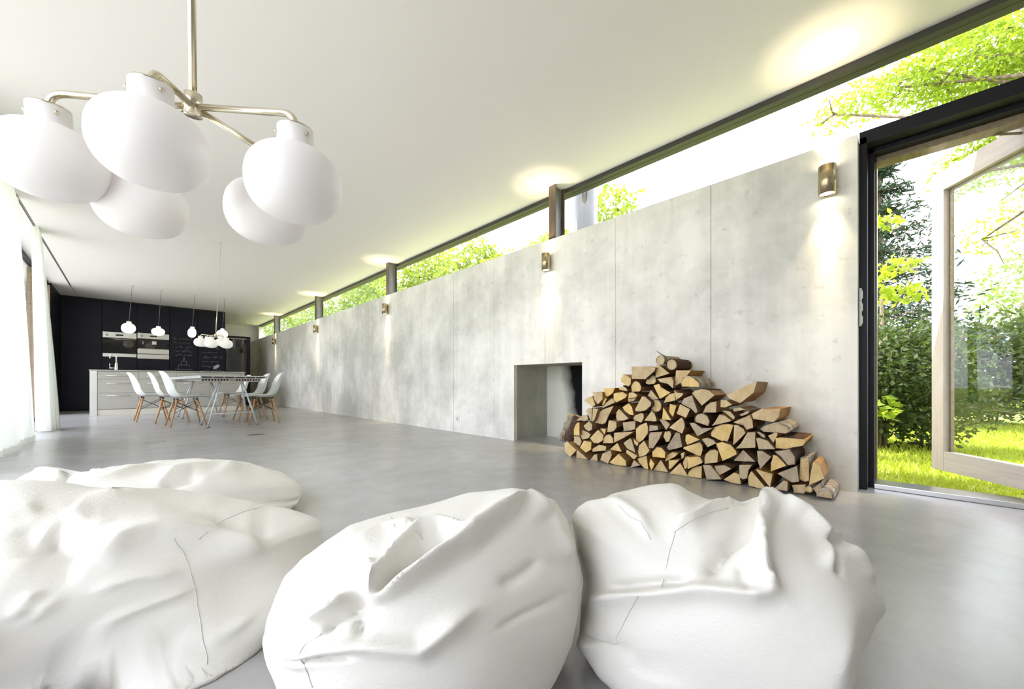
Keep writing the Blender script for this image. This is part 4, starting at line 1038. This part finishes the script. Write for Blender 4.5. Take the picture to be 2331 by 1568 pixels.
beanbag('white leather bean bag in the middle foreground with deep diagonal folds', 962, .865, .35, .30, .38,
        [(595,1462),(612,1400),(650,1310),(690,1265),(742,1227),(800,1192),(870,1172),(960,1148),(1060,1122),(1165,1111),(1212,1126),(1258,1130),(1285,1175),(1310,1232),(1326,1320),(1318,1420),(1305,1470),(1270,1540),(1240,1600),(1150,1650),(950,1690),(760,1665),(640,1590),(604,1515)],
        [([(1960,190),(1800,230),(1650,330),(1480,470),(1300,570),(1100,690),(900,800),(760,900)], 30, 13, .034), ([(1500,440),(1280,388),(1150,420),(1000,540),(880,680),(800,850)], 14, 12, .024),
         ([(1420,430),(1200,520),(1000,660),(840,840)], 15, 15, -.030), ([(1150,420),(1080,350),(900,380),(700,480),(480,570)], 16, 20, .012),
         ([(110,1080),(210,1180),(350,1205),(520,1150),(800,1120),(1150,1150),(1400,960),(1560,860)], 26, 18, .018), ([(120,1120),(220,1212),(350,1222),(600,1215),(760,1200)], 7, 7, -.014),
         ([(690,790),(560,900),(420,980)], 12, 8, .020), ([(740,890),(600,970),(500,1060)], 8, 8, -.018), ([(740,960),(760,1090)], 8, 14, -.014), ([(820,560),(850,700)], 9, 12, .012),
         ([(1950,560),(1800,680),(1680,730)], 16, 16, -.008), ([(2100,800),(1900,900),(1650,1040)], 7, 9, -.005), ([(1900,200),(2010,270),(2080,420),(2150,580)], 12, 20, .012)],
        [[(370,1225),(410,1320),(440,1420)], [(345,1200),(400,1120),(500,1060)], [(960,280),(985,350)], [(1080,350),(1150,400),(1170,430)]], (560, 1080, 2.914), 270, 170, bumps=((1915, 210, 22, .018), (770, 870, 26, -.03)))
beanbag('white leather bean bag with a pointed peak, on the right', 1660, .90, .355, .30, .39,
        [(1299,1185),(1330,1146),(1400,1121),(1500,1103),(1540,1100),(1600,1128),(1680,1146),(1720,1134),(1765,1116),(1822,1136),(1872,1172),(1905,1225),(1950,1252),(1990,1303),(2012,1355),(2017,1390),(1995,1430),(1972,1500),(1950,1568),(1900,1645),(1750,1700),(1600,1690),(1450,1605),(1370,1545),(1312,1472),(1322,1420),(1327,1320),(1306,1235)],
        [([(1105,80),(1080,180),(1052,260),(1045,380),(1062,490),(1140,580)], 24, 10, .030), ([(1090,150),(1000,250),(880,330),(770,520)], 22, 14, -.024), ([(1110,120),(1180,180),(1250,220),(1330,330),(1400,490)], 13, 18, .022),
         ([(1320,300),(1390,400),(1420,490)], 11, 9, -.022), ([(1300,290),(1440,340),(1560,450),(1650,530)], 11, 14, .016), ([(600,300),(650,245),(780,200),(920,150),(1090,100)], 12, 20, .018),
         ([(160,640),(300,605),(440,578),(740,548),(960,575),(1150,580)], 30, 12, .020), ([(300,560),(480,545),(700,520)], 9, 12, -.018), ([(940,440),(960,520),(980,575)], 9, 7, -.012), ([(1100,440),(1130,575)], 7, 7, -.010),
         ([(150,780),(260,820),(370,860),(480,850)], 7, 7, -.012), ([(370,880),(480,920),(640,940)], 6, 9, -.007), ([(380,930),(520,980),(700,1000)], 6, 9, -.006), ([(340,840),(420,870),(560,890)], 6, 9, .006),
         ([(100,240),(200,160),(330,140),(450,220),(500,320)], 13, 18, .010)],
        [[(620,275),(585,400),(552,560)], [(440,590),(385,690),(335,790),(340,825)], [(150,775),(240,815),(335,830)], [(610,285),(700,220),(800,185),(880,165)], [(340,150),(400,210),(450,230),(500,320)]],
        (1250, 1080, 2.156), 270, 170, bumps=((1105, 95, 16, .016),))

# ------------------------------------------------------------------ garden
tag(boxes('ground', [((XO, -45, -.3), (60, 70, -.03)), ((-60, -45, -.3), (-9, 70, -.03)), ((XL - .05, -45, -.3), (XO, Y0 - .2, -.03)), ((XL - .05, Y1 + .2, -.3), (XO, 70, -.03))], 'ground'),
    'sunlit lawn around the house', kind='structure')
tag(box('bounce_paving', (-9, -45, -.3), (XL - .05, 70, -.02), 'bounce_paving'), 'unseen pale paving added outside the left glazing to bounce neutral light', kind='structure')  # out of view, added instead of lawn to bounce brighter, less green light
def leaf_arrays(P, size, droop=.5, asp=.42, up=None):
    """one folded leaf (two triangles and a fold) at each point"""
    n = len(P); d = rng.normal(size=(n, 3)); d[:, 2] = d[:, 2] * .6 - droop; d /= np.linalg.norm(d, axis=1, keepdims=True)
    s = rng.normal(size=(n, 3)); s -= d * (s * d).sum(1, keepdims=True); s /= np.linalg.norm(s, axis=1, keepdims=True) + 1e-9
    nrm = np.cross(d, s); L = (size * rng.uniform(.6, 1.3, n))[:, None]; w = L * asp * .5
    a = P; c = P + d * L; mid = P + d * L * .5
    V = np.stack([a, mid + s * w + nrm * w * .35, c, mid - s * w + nrm * w * .35], 1).reshape(-1, 3)
    i = np.arange(n)[:, None] * 4
    return V, np.concatenate([np.c_[i, i + 1, i + 2], np.c_[i, i + 2, i + 3]])
def fast_mesh(name, V, F, matl, parent):
    me = bpy.data.meshes.new(name); nf = len(F)
    me.vertices.add(len(V)); me.vertices.foreach_set('co', V.astype(np.float32).ravel())
    me.loops.add(nf * 3); me.loops.foreach_set('vertex_index', F.astype(np.int32).ravel())
    me.polygons.add(nf); me.polygons.foreach_set('loop_start', (np.arange(nf) * 3).astype(np.int32)); 
    me.update(calc_edges=True); me.validate()
    return link(bpy.data.objects.new(name, me), parent, matl)
def blob_points(c, r, n, shell=.55):
    d = rng.normal(size=(n, 3)); d /= np.linalg.norm(d, axis=1, keepdims=True)
    q = rng.uniform(shell ** 3, 1, n) ** (1 / 3) * (1 + .25 * np.sin(d[:, 0] * 5 + c[0]) * np.sin(d[:, 2] * 4 + c[1]))
    return np.array(c) + d * q[:, None] * np.array(r)
def plant(name, label, cat, basep, trunk_top, trunk_r, blobs, leaf, lmat, group=None, droop=.5, asp=.42, branches=True):
    t = thing(name, tuple(basep), 0, label, cat, group); B = np.array(basep, float)
    tp = np.array(trunk_top, float) - B
    tube('trunk', [(0, 0, 0), tuple(tp * .5 + np.array([.04, .03, 0]) * trunk_r * 8), tuple(tp)], [trunk_r, trunk_r * .85, trunk_r * .55], 'trunk', t, 10)
    VV, FF, off, br = [], [], 0, []
    for c, r, n in blobs:
        c = np.array(c, float) - B; V, F = leaf_arrays(blob_points(c, r, n), leaf, droop, asp); VV.append(V); FF.append(F + off); off += len(V)
        s = tp * rng.uniform(.55, 1.0)
        if branches and rng.random() < .6:
            mid = (s + c) / 2 + rng.normal(size=3) * .12
            br.append(([tuple(s), tuple(mid), tuple(c)], [trunk_r * .3, trunk_r * .18, trunk_r * .09]))
            for k in range(3):
                e = c + rng.normal(size=3) * np.array(r) * .55
                br.append(([tuple(c), tuple((c + e) / 2 + rng.normal(size=3) * .04), tuple(e)], [trunk_r * .1, trunk_r * .07, trunk_r * .03]))
    if br: tubes('branches', br, 'trunk', t, 6)['kind'] = 'stuff'
    f = fast_mesh('foliage', np.concatenate(VV), np.concatenate(FF), lmat, t); f['kind'] = 'stuff'
    return t
def D(px, py, d): return tuple(onD(px, py, d))
# big broad-leaved tree reaching over the door from the right
plant('broadleaf_tree', 'large sunlit broad-leaved tree reaching over the open door from the right', 'tree', (8.6, -3.1, -.03), (8.3, -2.9, 3.6), .16,
      [(D(2300, 60, 4.9), (.55, .55, .42), 1575), (D(2200, 130, 5.0), (.6, .6, .4), 1662), (D(2330, 180, 5.2), (.6, .6, .4), 1575), (D(2250, 210, 5.4), (.6, .6, .35), 1400),
       (D(2110, 160, 5.2), (.5, .5, .3), 840), (D(2040, 200, 5.4), (.42, .42, .3), 525), (D(1965, 225, 5.5), (.35, .35, .30), 402), (D(1900, 260, 5.6), (.3, .3, .22), 262), (D(2150, 255, 5.5), (.45, .45, .25), 735),
       (D(2270, 350, 5.4), (.5, .5, .25), 910), (D(2180, 400, 5.4), (.3, .3, .28), 402), (D(2330, 300, 5.0), (.5, .5, .3), 875), (D(2420, 120, 4.8), (.7, .7, .6), 1925), (D(2450, 330, 4.9), (.7, .7, .6), 1575),
       (D(2330, -60, 5.2), (.8, .8, .5), 1575), (D(2180, 20, 5.6), (.6, .6, .4), 875), (D(2235, 545, 6.2), (.28, .28, .3), 192), (D(2330, 480, 6.4), (.4, .4, .4), 385)],
      .082, 'leaf_lime', None, .55, .36)
# conifer
def conifer(label, basep, H, R0, n_lv, lf):
    t = thing('conifer', basep, 0, label, 'tree'); tube('trunk', [(0, 0, 0), (0, 0, H * .5), (0, 0, H)], [.11, .07, .015], 'trunk', t, 10)
    P, br = [], []
    for k in range(n_lv):
        u = k / (n_lv - 1); z = .5 + (H - .5) * u; r = R0 * (1 - u) ** .8 + .06
        for j in range(9):
            a = j * .7 + k * 1.3 + rng.uniform(-.2, .2); L = r * rng.uniform(.7, 1.15)
            e = np.array([math.cos(a) * L, math.sin(a) * L, z - .28 * L + .12 * L]); s = np.array([0, 0, z])
            br.append(([tuple(s), tuple((s + e) / 2 + np.array([0, 0, -.03])), tuple(e)], [.014, .009, .004]))
            nn = int(34 + 70 * L); w = rng.uniform(.12, 1, nn)[:, None]
            P.append(s * (1 - w) + e * w + rng.normal(size=(nn, 3)) * np.array([.06, .06, .05]) * (.5 + L))
    tubes('branches', br, 'trunk', t, 5)['kind'] = 'stuff'
    V, F = leaf_arrays(np.concatenate(P), lf, .25, .22); f = fast_mesh('foliage', V, F, 'needle', t); f['kind'] = 'stuff'
q = onD(2000, 872, 6.4)
conifer('dark blue green conifer standing behind the hedge', (float(q[0]), float(q[1]), -.03), 4.5, 1.45, 13, .13)
# young maple in front of the conifer
q = onD(2008, 872, 4.3)
plant('young_maple', 'young yellow green maple in front of the conifer', 'tree', (float(q[0]), float(q[1]), -.03), (float(q[0]), float(q[1]), 1.6), .03,
      [(D(2050, 600, 4.3), (.22, .2, .07), 60), (D(2045, 668, 4.25), (.25, .22, .09), 85), (D(2015, 640, 4.25), (.12, .12, .12), 40), (D(2012, 925, 3.6), (.12, .12, .12), 50), (D(2018, 500, 4.4), (.13, .13, .10), 32)], .10, 'leaf_lime', None, .5, .55)
# hedge shrubs
hedge = [((5.32, .62), .46, 1.28, 'dark leafy hedge shrub next to the door jamb, mostly hidden by it'), ((5.42, .22), .46, 1.32, 'dark leafy hedge shrub seen in the door opening, left'),
         ((5.52, -.16), .42, 1.22, 'dark leafy hedge shrub seen just left of the door leaf'), ((9.5, -.25), .62, 1.75, 'hedge shrub behind the stile of the glass door'),
         ((9.75, -.95), .66, 1.70, 'hedge shrub seen through the left part of the door glass'), ((10.0, -1.7), .7, 1.95, 'hedge shrub seen through the middle of the door glass'),
         ((10.3, -2.5), .75, 2.3, 'hedge shrub at the right edge of the door glass'), ((8.6, .35), .6, 1.55, 'hedge shrub behind the dark front hedge')]
for (x, y), r, h, lb in hedge:
    t = thing('hedge_shrub', (x, y, -.03), 0, lb, 'shrub', 'shrubs of the garden hedge')
    st = []
    for k in range(6):
        a = rng.uniform(0, 6.28); e = np.array([math.cos(a) * r * .6, math.sin(a) * r * .6, h * rng.uniform(.7, .95)])
        st.append(([(.08 * math.cos(a), .08 * math.sin(a), 0), tuple(e * [.4, .4, .5] + rng.normal(size=3) * .03), tuple(e)], [.016, .011, .005]))
    tubes('stems', st, 'trunk', t, 6)['kind'] = 'stuff'
    near_ = x < 7; n = 3800 if near_ else 3600
    P = blob_points((0, 0, h * .53), (r, r, h * .52), n, .25); P[:, 2] = np.maximum(P[:, 2], .05)
    V, F = leaf_arrays(P, .055 if near_ else .095, .25, .6); f = fast_mesh('foliage', V, F, 'leaf_dark' if near_ else 'leaf_hedge', t); f['kind'] = 'stuff'
q = onZ(2225, 955, -.03)
plant('lime_bush', 'low yellow green bush on the lawn seen through the door glass', 'bush', tuple(q), (float(q[0]), float(q[1]), .4), .02,
      [((float(q[0]), float(q[1]) + .1, .3), (.45, .45, .25), 420), ((float(q[0]) + .2, float(q[1]) - .4, .35), (.4, .4, .3), 320)], .09, 'leaf_lime', None, .2, .55)
q = onD(2330, 650, 8.5)
plant('pale_tree', 'pale green tree beyond the hedge at the right edge of the picture', 'tree', (float(q[0]), float(q[1]), -.03), (float(q[0]), float(q[1]), 2.4), .08,
      [(D(2330, 640, 8.5), (.8, .8, .6), 700), (D(2290, 700, 8.3), (.6, .6, .4), 450), (D(2400, 560, 8.6), (.8, .8, .9), 700)], .10, 'leaf_mid', None, .4, .45)
# trees along the garden behind the clerestory
row = [(4.55, 8.0, 5.0, .75, 620, 'thin sparse tree right of the flue pipe, behind the clerestory'), (7.3, 8.4, 4.9, 1.15, 1700, 'yellow green tree left of the flue pipe, behind the clerestory'),
       (9.3, 8.2, 5.2, 1.15, 1900, 'bushy tree behind the second clerestory pane, right of its middle'), (11.2, 8.6, 5.0, 1.2, 1500, 'bushy tree behind the second clerestory pane, left of its middle'),
       (13.6, 8.2, 6.0, 1.4, 2000, 'tall tree just right of the second steel column'), (17.0, 8.4, 6.2, 1.7, 2100, 'tree behind the right part of the third clerestory pane'),
       (20.5, 8.2, 6.3, 1.8, 2100, 'tree behind the left part of the third clerestory pane'), (25.0, 8.4, 6.3, 2.1, 2100, 'tree behind the fourth clerestory pane'),
       (30.5, 8.6, 6.6, 2.5, 2200, 'tree behind the far end of the fourth clerestory pane'), (37.0, 8.8, 6.8, 2.8, 2200, 'farthest tree, behind the smallest clerestory pane')]
for y, x, top_, r, n, lb in row:
    cz = top_ - r * .8; bl = []
    for k in range(4):
        a = k * 1.6 + y; bl.append(((x + math.cos(a) * r * .45, y + math.sin(a) * r * .55, cz + (k - 1.5) * r * .35 - .2), (r * .62, r * .75, r * .6), int(n * .42)))
    plant('garden_tree', lb, 'tree', (x, y, -.03), (x, y, cz), .07 + r * .03, bl, .14 + .025 * r, 'leaf_garden' if y < 14 else 'leaf_mid', 'trees behind the clerestory', .4, .5)
# grass blades on the lawn by the door
gn = 26000
gx = np.concatenate([rng.uniform(3.42, 6.2, gn // 2), rng.uniform(5.5, 10.0, gn // 2)]); gy = np.concatenate([rng.uniform(-2.0, .9, gn // 2), rng.uniform(-3.2, .3, gn // 2)])
gp = np.c_[gx, gy, np.full(gn, -.03)]; hgt = rng.uniform(.025, .06, gn); an = rng.uniform(0, 6.28, gn); w = .004 + .0012 * gx
dx = np.c_[np.cos(an) * w, np.sin(an) * w, np.zeros(gn)]; tip = gp + np.c_[rng.normal(size=(gn, 2)) * .02, hgt]
GV = np.stack([gp - dx, gp + dx, tip], 1).reshape(-1, 3)
tag(fast_mesh('grass', GV, np.arange(gn * 3).reshape(-1, 3), 'grass', None), 'short sunlit grass outside the garden door', 'grass', kind='stuff')
